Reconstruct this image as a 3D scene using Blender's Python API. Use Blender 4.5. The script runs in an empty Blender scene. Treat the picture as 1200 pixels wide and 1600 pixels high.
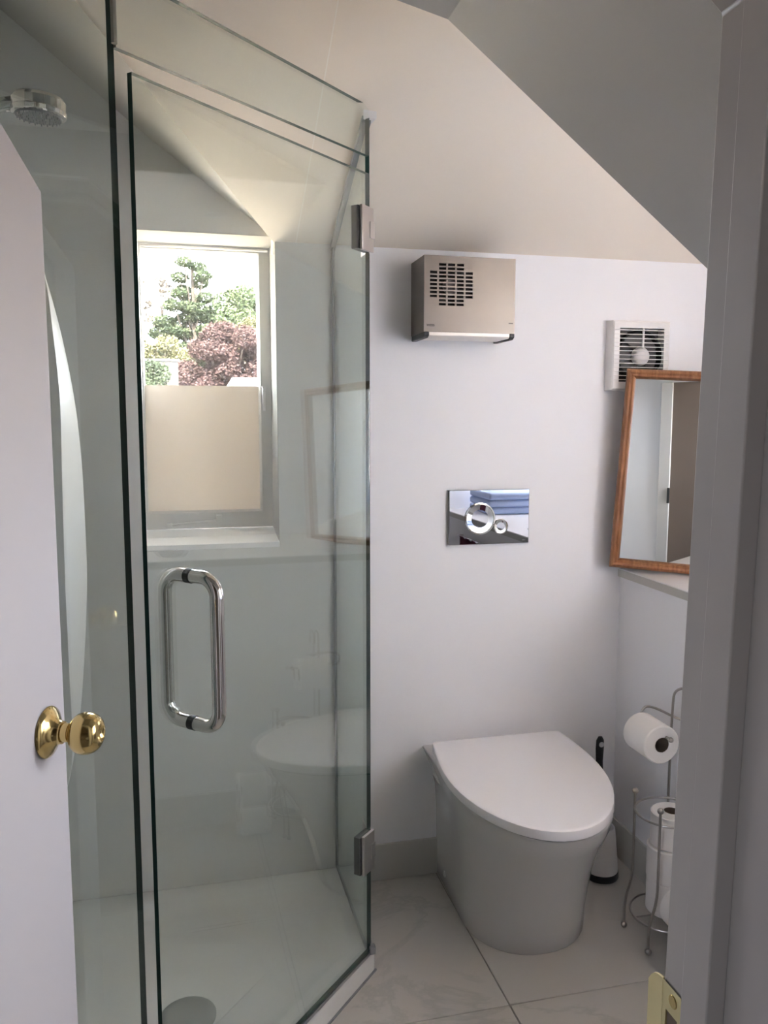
import bpy, bmesh, math, random
from mathutils import Vector, Matrix

# ------------------------------------------------------------------ camera, world, sun, exposure
S = bpy.context.scene
COL = S.collection
R = math.radians

cam_d = bpy.data.cameras.new('camera')
cam = bpy.data.objects.new('camera', cam_d)
COL.objects.link(cam)
cam.location = (0, 0, 1.40)
cam.rotation_euler = (R(90 - 6.315), 0, R(-13.596))
cam_d.sensor_fit = 'VERTICAL'
cam_d.sensor_height = 24.0
cam_d.lens = 24.0 * 1274 / 1600
cam_d.clip_start = 0.02
cam_d.clip_end = 500
S.camera = cam

SKY = 8.5
world = bpy.data.worlds.new('sky')
S.world = world
world.use_nodes = True
wn, wl = world.node_tree.nodes, world.node_tree.links
wn.clear()
w_out = wn.new('ShaderNodeOutputWorld')
w_bg = wn.new('ShaderNodeBackground')
w_tc = wn.new('ShaderNodeTexCoord')
w_mp = wn.new('ShaderNodeMapping')
w_mp.inputs['Scale'].default_value = (1, 1, 2.6)
w_no = wn.new('ShaderNodeTexNoise')
w_no.inputs['Scale'].default_value = 3.2
w_no.inputs['Detail'].default_value = 5
w_ra = wn.new('ShaderNodeValToRGB')
w_ra.color_ramp.elements[0].position = 0.42
w_ra.color_ramp.elements[0].color = (0.72, 0.80, 1.0, 1)
w_ra.color_ramp.elements[1].position = 0.60
w_ra.color_ramp.elements[1].color = (1.0, 0.97, 0.93, 1)
wl.new(w_tc.outputs['Generated'], w_mp.inputs['Vector'])
wl.new(w_mp.outputs[0], w_no.inputs['Vector'])
wl.new(w_no.outputs['Fac'], w_ra.inputs['Fac'])
wl.new(w_ra.outputs[0], w_bg.inputs['Color'])
w_bg.inputs['Strength'].default_value = SKY
wl.new(w_bg.outputs[0], w_out.inputs[0])

sun_d = bpy.data.lights.new('sun', 'SUN')
sun_d.energy = 22.0
sun_d.angle = R(3)
sun_d.color = (1.0, 0.93, 0.82)
sun = bpy.data.objects.new('sun', sun_d)
COL.objects.link(sun)
sun.rotation_euler = Vector((0.30, 0.62, -0.72)).to_track_quat('-Z', 'Y').to_euler()


def portal(name, loc, direction, sx, sy):
    d = bpy.data.lights.new(name, 'AREA')
    d.shape = 'RECTANGLE'
    d.size, d.size_y = sx, sy
    d.cycles.is_portal = True
    o = bpy.data.objects.new(name, d)
    COL.objects.link(o)
    o.location = loc
    o.rotation_euler = Vector(direction).to_track_quat('-Z', 'Y').to_euler()


portal('portal_shower_window', (0.05, 2.60, 1.51), (0, -1, 0), 0.36, 0.78)
portal('portal_bay_window', (2.00, 0.68, 1.53), (-1, 0, 0), 0.46, 1.02)
portal('portal_bedroom_window', (-2.06, -1.6, 1.45), (1, 0, 0), 0.5, 0.9)

S.view_settings.view_transform = 'Standard'
S.view_settings.look = 'None'
S.view_settings.gamma = 1
S.view_settings.use_curve_mapping = False
S.view_settings.exposure = 2.45
S.cycles.use_denoising = True
S.cycles.max_bounces = 14
S.cycles.diffuse_bounces = 8
S.cycles.glossy_bounces = 6
S.cycles.transmission_bounces = 8
S.cycles.transparent_max_bounces = 24
S.cycles.caustics_reflective = False
S.cycles.caustics_refractive = False
S.cycles.sample_clamp_indirect = 8


# ------------------------------------------------------------------ materials
def new_mat(name):
    m = bpy.data.materials.new(name)
    m.use_nodes = True
    m.node_tree.nodes.clear()
    return m, m.node_tree.nodes, m.node_tree.links


def principled(name, col, rough=0.5, metal=0.0, spec=0.5, bump=0.0, bscale=60, var=0.0, vscale=6, coat=0.0):
    m, n, l = new_mat(name)
    out = n.new('ShaderNodeOutputMaterial')
    b = n.new('ShaderNodeBsdfPrincipled')
    b.inputs['Base Color'].default_value = (*col, 1)
    b.inputs['Roughness'].default_value = rough
    b.inputs['Metallic'].default_value = metal
    b.inputs['Specular IOR Level'].default_value = spec
    b.inputs['Coat Weight'].default_value = coat
    l.new(b.outputs[0], out.inputs[0])
    if bump or var:
        tc = n.new('ShaderNodeTexCoord')
    if var:
        no = n.new('ShaderNodeTexNoise')
        no.inputs['Scale'].default_value = vscale
        no.inputs['Detail'].default_value = 4
        l.new(tc.outputs['Object'], no.inputs['Vector'])
        mx = n.new('ShaderNodeMixRGB')
        mx.inputs[1].default_value = (*[c * (1 - var) for c in col], 1)
        mx.inputs[2].default_value = (*[min(1, c * (1 + var)) for c in col], 1)
        l.new(no.outputs['Fac'], mx.inputs[0])
        l.new(mx.outputs[0], b.inputs['Base Color'])
    if bump:
        no = n.new('ShaderNodeTexNoise')
        no.inputs['Scale'].default_value = bscale
        no.inputs['Detail'].default_value = 3
        l.new(tc.outputs['Object'], no.inputs['Vector'])
        bp = n.new('ShaderNodeBump')
        bp.inputs['Strength'].default_value = bump
        bp.inputs['Distance'].default_value = 0.002
        l.new(no.outputs['Fac'], bp.inputs['Height'])
        l.new(bp.outputs[0], b.inputs['Normal'])
    return m


def thin_glass(name, tint, f0=0.045, gain=1.0, rough=0.0):
    """one face of a pane: a clear tinted layer that reflects more at grazing angles"""
    m, n, l = new_mat(name)
    out = n.new('ShaderNodeOutputMaterial')
    tr = n.new('ShaderNodeBsdfTransparent')
    tr.inputs[0].default_value = (*tint, 1)
    gl = n.new('ShaderNodeBsdfGlossy')
    gl.inputs['Roughness'].default_value = rough
    gl.inputs['Color'].default_value = (0.95, 1.0, 0.98, 1)
    lw = n.new('ShaderNodeLayerWeight')
    lw.inputs['Blend'].default_value = 0.5
    pw = n.new('ShaderNodeMath'); pw.operation = 'POWER'; pw.inputs[1].default_value = 5.0
    l.new(lw.outputs['Facing'], pw.inputs[0])
    ml = n.new('ShaderNodeMath'); ml.operation = 'MULTIPLY_ADD'
    ml.inputs[1].default_value = 1.0 - f0
    ml.inputs[2].default_value = f0
    l.new(pw.outputs[0], ml.inputs[0])
    g2 = n.new('ShaderNodeMath'); g2.operation = 'MULTIPLY'; g2.inputs[1].default_value = gain
    l.new(ml.outputs[0], g2.inputs[0])
    mx = n.new('ShaderNodeMixShader')
    l.new(g2.outputs[0], mx.inputs[0])
    l.new(tr.outputs[0], mx.inputs[1])
    l.new(gl.outputs[0], mx.inputs[2])
    l.new(mx.outputs[0], out.inputs[0])
    return m


M = {}
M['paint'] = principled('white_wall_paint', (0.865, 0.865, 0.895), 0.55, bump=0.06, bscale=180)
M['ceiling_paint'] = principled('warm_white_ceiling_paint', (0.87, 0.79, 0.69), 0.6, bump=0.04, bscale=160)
M['bulkhead_paint'] = principled('shaded_bulkhead_paint', (0.37, 0.36, 0.352), 0.6, bump=0.04, bscale=160)  # shade of the bulkhead, turned away from the window, put into the colour
M['cross_paint'] = principled('shaded_ceiling_paint', (0.50, 0.485, 0.45), 0.6)  # ceiling white darkened so the cross slope looks shaded
M['gable_paint'] = principled('shaded_shower_white', (0.64, 0.64, 0.625), 0.35, bump=0.03, bscale=120)  # wall white darkened, the dimness of the shower is in the colour
M['reveal_paint'] = principled('darkened_reveal_paint', (0.30, 0.295, 0.27), 1.0, spec=0.0)  # reveals coloured darker to hold down the strong window light
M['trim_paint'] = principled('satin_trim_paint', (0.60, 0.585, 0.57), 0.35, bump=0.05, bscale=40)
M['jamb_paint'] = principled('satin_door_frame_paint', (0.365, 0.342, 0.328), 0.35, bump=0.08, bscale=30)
M['window_paint'] = principled('window_frame_paint', (0.50, 0.49, 0.46), 0.35, bump=0.05, bscale=60)
M['skirting_paint'] = principled('grey_skirting_paint', (0.52, 0.51, 0.48), 0.4)
M['door_paint'] = principled('white_door_paint', (0.50, 0.475, 0.49), 0.4, bump=0.03, bscale=60)
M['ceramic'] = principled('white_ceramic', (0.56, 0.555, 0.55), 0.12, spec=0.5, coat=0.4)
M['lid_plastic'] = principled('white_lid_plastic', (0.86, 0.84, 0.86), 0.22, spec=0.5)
M['acrylic'] = principled('white_acrylic', (0.66, 0.66, 0.64), 0.22)
M['plastic'] = principled('white_plastic', (0.82, 0.80, 0.79), 0.3)
M['hub_plastic'] = principled('cream_white_plastic', (0.80, 0.77, 0.75), 0.3)
M['grout'] = principled('grey_grout', (0.24, 0.22, 0.20), 0.9)
M['chrome'] = principled('polished_chrome', (0.62, 0.61, 0.59), 0.06, metal=1)
M['steel_bar'] = principled('polished_steel', (0.66, 0.63, 0.60), 0.10, metal=1)
M['wire'] = principled('dull_chrome_wire', (0.45, 0.42, 0.40), 0.28, metal=1)
M['mirror'] = principled('mirror_silver', (0.86, 0.87, 0.86), 0.01, metal=1)
M['plate_mirror'] = principled('dark_mirror_chrome', (0.36, 0.36, 0.37), 0.015, metal=1)
M['brass'] = principled('polished_brass', (0.66, 0.50, 0.22), 0.14, metal=1)
M['brass_plate'] = principled('lacquered_brass_sheet', (0.70, 0.63, 0.36), 0.38, metal=1)
M['black'] = principled('black_plastic', (0.02, 0.02, 0.022), 0.35)
M['dark'] = principled('dark_void', (0.012, 0.011, 0.010), 0.8)
M['rubber'] = principled('black_rubber', (0.015, 0.015, 0.015), 0.6)
M['seal'] = principled('grey_seal', (0.20, 0.21, 0.22), 0.4)
M['channel'] = principled('grey_wall_channel', (0.22, 0.23, 0.235), 0.4, metal=0.6)
M['alu'] = principled('aluminium_channel', (0.42, 0.43, 0.44), 0.35, metal=1)
M['hinge'] = principled('satin_chrome_hinge', (0.60, 0.57, 0.56), 0.28, metal=1)
M['hinge_dark'] = principled('dark_hinge_gasket', (0.03, 0.03, 0.03), 0.5)
M['paper'] = principled('tissue_paper', (0.84, 0.81, 0.79), 0.9, bump=0.25, bscale=300)
M['core'] = principled('cardboard_core', (0.16, 0.12, 0.09), 0.9)
M['ink'] = principled('dark_print', (0.03, 0.025, 0.02), 0.6)
M['grey_print'] = principled('light_grey_print', (0.55, 0.55, 0.56), 0.5)
M['slat'] = principled('fan_slat_plastic', (0.80, 0.78, 0.76), 0.4)
M['blade'] = principled('grey_fan_blade', (0.07, 0.06, 0.06), 0.4)
M['towel_blue'] = principled('pale_blue_towel', (0.45, 0.55, 0.80), 0.95, bump=0.5, bscale=250)
M['towel_red'] = principled('burgundy_towel', (0.09, 0.008, 0.03), 0.95, bump=0.5, bscale=250)
M['beige_wall'] = principled('beige_bedroom_paint', (0.22, 0.18, 0.15), 0.8)
M['taupe'] = principled('taupe_cupboard_paint', (0.17, 0.13, 0.105), 0.6)
M['carpet'] = principled('beige_carpet', (0.30, 0.26, 0.22), 1.0, bump=0.6, bscale=400)
M['linen'] = principled('white_bed_linen', (0.75, 0.77, 0.80), 0.9)
M['bedwood'] = principled('brown_bed_wood', (0.12, 0.07, 0.045), 0.5)
M['ledge'] = principled('white_ledge_top', (0.84, 0.84, 0.85), 0.3)
M['glass_edge'] = principled('green_glass_edge', (0.008, 0.035, 0.027), 0.55, spec=0.15)
M['glass_edge_light'] = principled('grey_silicone_joint', (0.34, 0.33, 0.27), 0.5)
M['glass'] = thin_glass('shower_glass_face', (0.945, 0.968, 0.955), 0.05, 1.9)
M['pane'] = thin_glass('window_pane_face', (0.97, 0.975, 0.97), 0.04, 0.8)


def brushed():
    m = principled('brushed_stainless', (0.50, 0.455, 0.41), 0.36, metal=1)
    n, l = m.node_tree.nodes, m.node_tree.links
    b = [x for x in n if x.type == 'BSDF_PRINCIPLED'][0]
    tc = n.new('ShaderNodeTexCoord')
    mp = n.new('ShaderNodeMapping'); mp.inputs['Scale'].default_value = (6, 6, 500)
    no = n.new('ShaderNodeTexNoise'); no.inputs['Scale'].default_value = 3; no.inputs['Detail'].default_value = 4
    l.new(tc.outputs['Object'], mp.inputs[0]); l.new(mp.outputs[0], no.inputs['Vector'])
    mr = n.new('ShaderNodeMapRange'); mr.inputs[3].default_value = 0.28; mr.inputs[4].default_value = 0.46
    l.new(no.outputs['Fac'], mr.inputs[0]); l.new(mr.outputs[0], b.inputs['Roughness'])
    n2 = n.new('ShaderNodeTexNoise'); n2.inputs['Scale'].default_value = 9
    l.new(tc.outputs['Object'], n2.inputs['Vector'])
    mx = n.new('ShaderNodeMixRGB'); mx.inputs[1].default_value = (0.21, 0.188, 0.17, 1); mx.inputs[2].default_value = (0.255, 0.23, 0.208, 1)
    l.new(n2.outputs['Fac'], mx.inputs[0]); l.new(mx.outputs[0], b.inputs['Base Color'])
    return m


M['steel'] = brushed()


def marble():
    m = principled('white_marble_tile', (0.52, 0.50, 0.46), 0.16, spec=0.5)
    n, l = m.node_tree.nodes, m.node_tree.links
    b = [x for x in n if x.type == 'BSDF_PRINCIPLED'][0]
    ge = n.new('ShaderNodeNewGeometry')
    no = n.new('ShaderNodeTexNoise'); no.inputs['Scale'].default_value = 1.7; no.inputs['Detail'].default_value = 8
    no.inputs['Roughness'].default_value = 0.62; no.inputs['Distortion'].default_value = 1.6
    l.new(ge.outputs['Position'], no.inputs['Vector'])
    sb = n.new('ShaderNodeMath'); sb.operation = 'SUBTRACT'; sb.inputs[1].default_value = 0.5
    ab = n.new('ShaderNodeMath'); ab.operation = 'ABSOLUTE'
    l.new(no.outputs['Fac'], sb.inputs[0]); l.new(sb.outputs[0], ab.inputs[0])
    ra = n.new('ShaderNodeValToRGB')
    ra.color_ramp.elements[0].position = 0.0; ra.color_ramp.elements[0].color = (0.455, 0.436, 0.40, 1)
    ra.color_ramp.elements[1].position = 0.035; ra.color_ramp.elements[1].color = (0.525, 0.50, 0.46, 1)
    l.new(ab.outputs[0], ra.inputs[0])
    n2 = n.new('ShaderNodeTexNoise'); n2.inputs['Scale'].default_value = 1.1; n2.inputs['Detail'].default_value = 2
    l.new(ge.outputs['Position'], n2.inputs['Vector'])
    mr = n.new('ShaderNodeMapRange'); mr.inputs[1].default_value = 0.42; mr.inputs[2].default_value = 0.62
    l.new(n2.outputs['Fac'], mr.inputs[0])
    mx = n.new('ShaderNodeMixRGB'); mx.inputs[2].default_value = (0.525, 0.50, 0.46, 1)
    l.new(mr.outputs[0], mx.inputs[0]); l.new(ra.outputs[0], mx.inputs[1])
    l.new(mx.outputs[0], b.inputs['Base Color'])
    return m


M['tile'] = marble()


def wood():
    m = principled('stained_oak_frame', (0.30, 0.12, 0.05), 0.35, spec=0.5)
    n, l = m.node_tree.nodes, m.node_tree.links
    b = [x for x in n if x.type == 'BSDF_PRINCIPLED'][0]
    tc = n.new('ShaderNodeTexCoord')
    mp = n.new('ShaderNodeMapping'); mp.inputs['Scale'].default_value = (40, 40, 6)
    no = n.new('ShaderNodeTexNoise'); no.inputs['Scale'].default_value = 3; no.inputs['Detail'].default_value = 6
    l.new(tc.outputs['Object'], mp.inputs[0]); l.new(mp.outputs[0], no.inputs['Vector'])
    ra = n.new('ShaderNodeValToRGB')
    ra.color_ramp.elements[0].position = 0.3; ra.color_ramp.elements[0].color = (0.20, 0.075, 0.03, 1)
    ra.color_ramp.elements[1].position = 0.75; ra.color_ramp.elements[1].color = (0.42, 0.19, 0.085, 1)
    l.new(no.outputs['Fac'], ra.inputs[0]); l.new(ra.outputs[0], b.inputs['Base Color'])
    return m


M['wood'] = wood()


def film():
    m, n, l = new_mat('frosted_privacy_film')
    out = n.new('ShaderNodeOutputMaterial')
    t = n.new('ShaderNodeBsdfTranslucent'); t.inputs[0].default_value = (0.96, 0.87, 0.76, 1)
    d = n.new('ShaderNodeBsdfDiffuse'); d.inputs[0].default_value = (0.60, 0.53, 0.45, 1)
    mx = n.new('ShaderNodeMixShader'); mx.inputs[0].default_value = 0.9
    l.new(t.outputs[0], mx.inputs[1]); l.new(d.outputs[0], mx.inputs[2])
    l.new(mx.outputs[0], out.inputs[0])
    return m


M['film'] = film()


def leaf_mat(name, c1, c2):
    m, n, l = new_mat(name)
    out = n.new('ShaderNodeOutputMaterial')
    d = n.new('ShaderNodeBsdfDiffuse')
    ge = n.new('ShaderNodeNewGeometry')
    no = n.new('ShaderNodeTexNoise'); no.inputs['Scale'].default_value = 2.2; no.inputs['Detail'].default_value = 5
    l.new(ge.outputs['Position'], no.inputs['Vector'])
    ra = n.new('ShaderNodeValToRGB')
    ra.color_ramp.elements[0].position = 0.35; ra.color_ramp.elements[0].color = (*c1, 1)
    ra.color_ramp.elements[1].position = 0.65; ra.color_ramp.elements[1].color = (*c2, 1)
    l.new(no.outputs['Fac'], ra.inputs[0]); l.new(ra.outputs[0], d.inputs[0]); l.new(d.outputs[0], out.inputs[0])
    return m


M['leaf_pine'] = leaf_mat('pine_needles', (0.0192, 0.0252, 0.015), (0.0366, 0.0444, 0.0246))
M['leaf_copper'] = leaf_mat('copper_leaves', (0.0222, 0.0144, 0.0132), (0.048, 0.03, 0.0288))
M['leaf_light'] = leaf_mat('light_green_leaves', (0.0372, 0.0486, 0.027), (0.063, 0.0762, 0.0408))
M['leaf_yellow'] = leaf_mat('yellow_green_leaves', (0.0474, 0.0474, 0.0252), (0.0768, 0.0702, 0.0378))
M['leaf_hedge'] = leaf_mat('hedge_leaves', (0.0228, 0.0288, 0.0186), (0.0414, 0.051, 0.0306))
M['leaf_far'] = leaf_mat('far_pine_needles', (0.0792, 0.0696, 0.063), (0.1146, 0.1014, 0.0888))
M['bark'] = principled('tree_bark', (0.03, 0.022, 0.016), 0.95)
M['lawn'] = principled('pale_gravel_ground', (0.46, 0.39, 0.31), 1.0, var=0.15, vscale=0.4)
M['render_wall'] = principled('grey_rendered_wall', (0.018, 0.016, 0.014), 0.9)
M['hill'] = principled('distant_hill', (0.055, 0.06, 0.065), 1.0)
M['roof_white'] = principled('white_outbuilding_roof', (0.35, 0.35, 0.35), 0.6)
M['roof_gable'] = principled('grey_outbuilding_gable', (0.045, 0.047, 0.052), 0.8)


# ------------------------------------------------------------------ mesh helpers
def link(o, parent=None):
    COL.objects.link(o)
    if parent is not None:
        o.parent = parent
        o.matrix_parent_inverse = parent.matrix_world.inverted()
    return o


def empty(name, loc, label=None, cat=None, group=None, kind=None):
    o = bpy.data.objects.new(name, None)
    o.empty_display_size = 0.05
    COL.objects.link(o)
    o.location = loc
    o.matrix_world = Matrix.Translation(loc)
    tag(o, label, cat, group, kind)
    return o


def tag(o, label=None, cat=None, group=None, kind=None):
    if label: o['label'] = label
    if cat: o['category'] = cat
    if group: o['group'] = group
    if kind: o['kind'] = kind
    return o


def obj(name, bm, mat, parent=None, bevel=0.0, seg=2, smooth=True, angle=35, mats=None):
    bm.normal_update()
    me = bpy.data.meshes.new(name)
    bm.to_mesh(me)
    bm.free()
    for mm in (mats or [mat]):
        me.materials.append(mm)
    if smooth:
        me.shade_smooth()
        me.set_sharp_from_angle(angle=R(angle))
    o = bpy.data.objects.new(name, me)
    link(o, parent)
    if bevel:
        b = o.modifiers.new('bevel', 'BEVEL')
        b.width = bevel
        b.segments = seg
        b.limit_method = 'ANGLE'
        b.angle_limit = R(40)
        b.harden_normals = False
    return o


def box(bm, x0, y0, z0, x1, y1, z1):
    vs = [bm.verts.new(p) for p in ((x0, y0, z0), (x1, y0, z0), (x1, y1, z0), (x0, y1, z0),
                                    (x0, y0, z1), (x1, y0, z1), (x1, y1, z1), (x0, y1, z1))]
    for f in ((0, 3, 2, 1), (4, 5, 6, 7), (0, 1, 5, 4), (1, 2, 6, 5), (2, 3, 7, 6), (3, 0, 4, 7)):
        bm.faces.new([vs[i] for i in f])
    return vs


def B(*a):
    bm = bmesh.new()
    box(bm, *a)
    return bm


def loft(bm, rings, cap0=True, cap1=True, closed=True):
    """rings: lists of points, same count"""
    vr = [[bm.verts.new(p) for p in r] for r in rings]
    n = len(vr[0])
    for a, b in zip(vr, vr[1:]):
        for i in range(n if closed else n - 1):
            j = (i + 1) % n
            bm.faces.new((a[i], a[j], b[j], b[i]))
    if cap0: bm.faces.new(list(reversed(vr[0])))
    if cap1: bm.faces.new(vr[-1])
    bmesh.ops.recalc_face_normals(bm, faces=bm.faces)
    return vr


def prism_xz(bm, pts, y0, y1):
    loft(bm, [[(x, y0, z) for x, z in pts], [(x, y1, z) for x, z in pts]])


def prism_xy(bm, pts, z0, z1):
    loft(bm, [[(x, y, z0) for x, y in pts], [(x, y, z1) for x, y in pts]])


def prism_yz(bm, pts, x0, x1):
    loft(bm, [[(x0, y, z) for y, z in pts], [(x1, y, z) for y, z in pts]])


def slab(bm, pts, off):
    """planar polygon given in 3-D, thickened by the vector off"""
    o = Vector(off)
    loft(bm, [[Vector(p) for p in pts], [Vector(p) + o for p in pts]])


def lathe(bm, prof, c=(0, 0, 0), axis=(0, 0, 1), n=32, cap0=True, cap1=True):
    q = Vector(axis).normalized().to_track_quat('Z', 'Y')
    rings = []
    for r, h in prof:
        rings.append([Vector(c) + q @ Vector((r * math.cos(2 * math.pi * i / n), r * math.sin(2 * math.pi * i / n), h)) for i in range(n)])
    loft(bm, rings, cap0, cap1)


def tube(bm, pts, r, n=12, closed=False):
    pts = [Vector(p) for p in pts]
    N = len(pts)
    rings = []
    prev = None
    for i, p in enumerate(pts):
        if closed:
            t = (pts[(i + 1) % N] - pts[i - 1]).normalized()
        else:
            t = (pts[min(i + 1, N - 1)] - pts[max(i - 1, 0)]).normalized()
        if prev is None:
            a = Vector((0, 0, 1)) if abs(t.z) < 0.9 else Vector((1, 0, 0))
            u = t.cross(a).normalized()
        else:
            u = (prev - t * prev.dot(t)).normalized()
        prev = u
        v = t.cross(u)
        rr = r[i] if isinstance(r, (list, tuple)) else r
        rings.append([p + (u * math.cos(2 * math.pi * k / n) + v * math.sin(2 * math.pi * k / n)) * rr for k in range(n)])
    if closed:
        rings.append(rings[0])
        vr = [[bm.verts.new(q) for q in rg] for rg in rings[:-1]]
        vr.append(vr[0])
        for a, b in zip(vr, vr[1:]):
            for i in range(n):
                j = (i + 1) % n
                bm.faces.new((a[i], a[j], b[j], b[i]))
        bmesh.ops.recalc_face_normals(bm, faces=bm.faces)
    else:
        loft(bm, rings)


def arc(c, r, a0, a1, n, ux, uy):
    c, ux, uy = Vector(c), Vector(ux), Vector(uy)
    return [c + (ux * math.cos(R(a0 + (a1 - a0) * i / n)) + uy * math.sin(R(a0 + (a1 - a0) * i / n))) * r for i in range(n + 1)]


def sphere(bm, c, r, n=16):
    bmesh.ops.create_uvsphere(bm, u_segments=n, v_segments=n // 2 + 2, radius=r, matrix=Matrix.Translation(c))


def smooth_path(pts, it=2):
    pts = [Vector(p) for p in pts]
    for _ in range(it):
        q = [pts[0]]
        for a, b in zip(pts, pts[1:]):
            q += [a * 0.75 + b * 0.25, a * 0.25 + b * 0.75]
        q.append(pts[-1])
        pts = q
    return pts


# ------------------------------------------------------------------ key dimensions (metres)
YB = 2.314            # face of the back wall
XL, XR = -0.50, 1.90  # shower side wall, end of the right bay
XW = 1.335            # low wall on the right
ZL = 0.937            # ledge height
YF0, YF1 = 0.30, 0.446  # door wall


def zs(y):            # main sloping ceiling
    return 1.891 + 0.49 * (YB - y)


def struct(name, bm, mat, bevel=0.0, parent=None, **k):
    o = obj(name, bm, mat, parent, bevel=bevel, **k)
    if parent is None: o['kind'] = 'structure'
    return o


# ------------------------------------------------------------------ floor and tiles
floor = struct('floor', B(-0.65, YF0, -0.06, 2.05, 2.62, -0.004), M['grout'], smooth=False)
xs = [-0.482, 0.1225, 0.727, 1.3315, 1.936]
xs = [0.7245 - 1.2 - 0.006, 0.7245 - 0.6 - 0.003, 0.7245, 0.7245 + 0.603]
xs = [0.7245 + 0.603 * k for k in (-2, -1, 0, 1)]
ys = [1.704 + 0.603 * k for k in (-2, -1, 0, 1)]
tile_i = 0
for i in range(4):
    x0 = xs[i] if i < 3 else xs[3]
    if i == 3: break
    for j in range(3):
        bm = B(x0 + 0.0015, ys[j] + 0.0015, -0.02, xs[i + 1] - 0.0015, ys[j + 1] - 0.0015, 0.0)
        obj('tile', bm, M['tile'], floor, bevel=0.0012, seg=1)
bm = B(xs[0] + 0.0015, YF1 - 0.05, -0.02, xs[3] - 0.0015, ys[0] - 0.0015, 0.0)
obj('tile', bm, M['tile'], floor, bevel=0.0012, seg=1)

# ------------------------------------------------------------------ walls
bm = bmesh.new()
box(bm, XL - 0.15, YB, -0.05, XR + 0.15, 2.60, 1.058)
box(bm, XL - 0.15, YB, 1.058, -0.119, 2.60, 2.40)
box(bm, 0.252, YB, 1.058, XR + 0.15, 2.60, 2.50)
prism_xz(bm, [(-0.119, 1.906), (0.252, 1.906), (0.252, 2.50), (-0.119, 2.50)], YB, 2.60)
wall_back = struct('wall_back', bm, M['paint'], smooth=False)

wall_left = struct('wall_left', B(XL - 0.15, YF0, -0.05, XL, 2.60, 2.50), M['gable_paint'], smooth=False)

# thin glossy skin on the shower side of the back wall, shade painted in
bm = bmesh.new()
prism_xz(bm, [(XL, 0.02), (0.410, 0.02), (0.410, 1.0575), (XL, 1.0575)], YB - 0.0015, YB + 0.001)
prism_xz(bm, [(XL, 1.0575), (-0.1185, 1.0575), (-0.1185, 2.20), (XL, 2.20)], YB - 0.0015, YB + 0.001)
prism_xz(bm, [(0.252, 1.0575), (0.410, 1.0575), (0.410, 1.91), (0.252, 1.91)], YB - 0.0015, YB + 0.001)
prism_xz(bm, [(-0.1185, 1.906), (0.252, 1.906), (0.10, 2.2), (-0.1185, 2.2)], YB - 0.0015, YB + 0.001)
shower_skin = obj('shaded_wall_skin', bm, M['gable_paint'], wall_back, smooth=False)
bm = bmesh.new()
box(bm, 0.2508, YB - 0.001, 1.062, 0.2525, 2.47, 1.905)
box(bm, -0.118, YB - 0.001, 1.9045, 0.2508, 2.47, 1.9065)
obj('darkened_reveal_skin', bm, M['reveal_paint'], wall_back, smooth=False)

# low wall with a deep ledge on the right, and the bay end wall with its window opening
wall_right = struct('wall_right', B(XW, YF1, -0.05, XR + 0.15, YB, ZL - 0.022), M['paint'], smooth=False)
bm = bmesh.new()
WY0, WY1, WZ0, WZ1 = 0.450, 0.915, 1.02, 2.04
box(bm, XR, YF0, ZL - 0.022, XR + 0.15, YB, WZ0)
box(bm, XR, YF0, WZ0, XR + 0.15, WY0, 2.50)
box(bm, XR, WY1, WZ0, XR + 0.15, YB, 2.50)
box(bm, XR, WY0, WZ1, XR + 0.15, WY1, 2.50)
struct('wall_right_upper', bm, M['paint'], smooth=False)
struct('trim_1', B(XW - 0.006, YF1, ZL - 0.024, XR, YB, ZL), M['ledge'], bevel=0.002)

struct('trim_5', B(XW - 0.0085, YF1, ZL - 0.026, XW - 0.006, YB, ZL - 0.003), M['skirting_paint'])
# door wall with its clipped opening
XJ = 0.305
ZJ = 1.632
HS = 0.80   # slope of the door head
bm = bmesh.new()
ztop = 1.985
xk = XJ - (ztop - ZJ) / HS
box(bm, -2.15, YF0, -0.05, -0.41, YF1, 2.60)
box(bm, XJ + 0.030, YF0, -0.05, 2.6, YF1, 2.60)
prism_xz(bm, [(-0.41, ztop + 0.03), (xk, ztop + 0.03), (XJ + 0.03, ZJ + 0.01), (XJ + 0.03, 2.60), (-0.41, 2.60)], YF0, YF1)
struct('wall_front', bm, M['paint'], smooth=False)


def lean(p):
    x, y, z = p
    return (x, y - 0.029 * (z - 1.0), z)


frame = empty('trim_2', (XJ, 0.4, 0), kind='structure')
frame['label'] = 'grey-white painted door frame at the right edge with a brass strike plate'


def jamb_piece(name, x0, x1, y0, y1, z0, z1, m=M['jamb_paint'], par=None, bev=0.0015):
    bm = bmesh.new()
    box(bm, x0, y0, z0, x1, y1, z1)
    for v in bm.verts:
        v.co = Vector(lean(v.co))
    return obj(name, bm, m, par or frame, bevel=bev)


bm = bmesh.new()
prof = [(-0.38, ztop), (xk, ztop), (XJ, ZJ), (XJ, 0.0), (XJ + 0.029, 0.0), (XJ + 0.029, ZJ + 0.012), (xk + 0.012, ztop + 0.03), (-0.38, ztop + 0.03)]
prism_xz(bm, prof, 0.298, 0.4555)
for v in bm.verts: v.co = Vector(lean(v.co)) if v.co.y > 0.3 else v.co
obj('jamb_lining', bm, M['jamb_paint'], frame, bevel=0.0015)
bm = bmesh.new()
d = 0.0125
prof = [(-0.38, ztop - d), (xk - 0.004, ztop - d), (XJ - d, ZJ - 0.005), (XJ - d, 0.0), (XJ + 0.0005, 0.0), (XJ + 0.0005, ZJ + 0.0005), (xk, ztop + 0.0005), (-0.38, ztop + 0.0005)]
prism_xz(bm, prof, 0.394, 0.419)
for v in bm.verts: v.co = Vector(lean(v.co))
obj('door_stop', bm, M['jamb_paint'], frame, bevel=0.001)
jamb_piece('jamb_left', -0.41, -0.38, 0.298, 0.4555, 0.0, ztop + 0.03)
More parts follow.
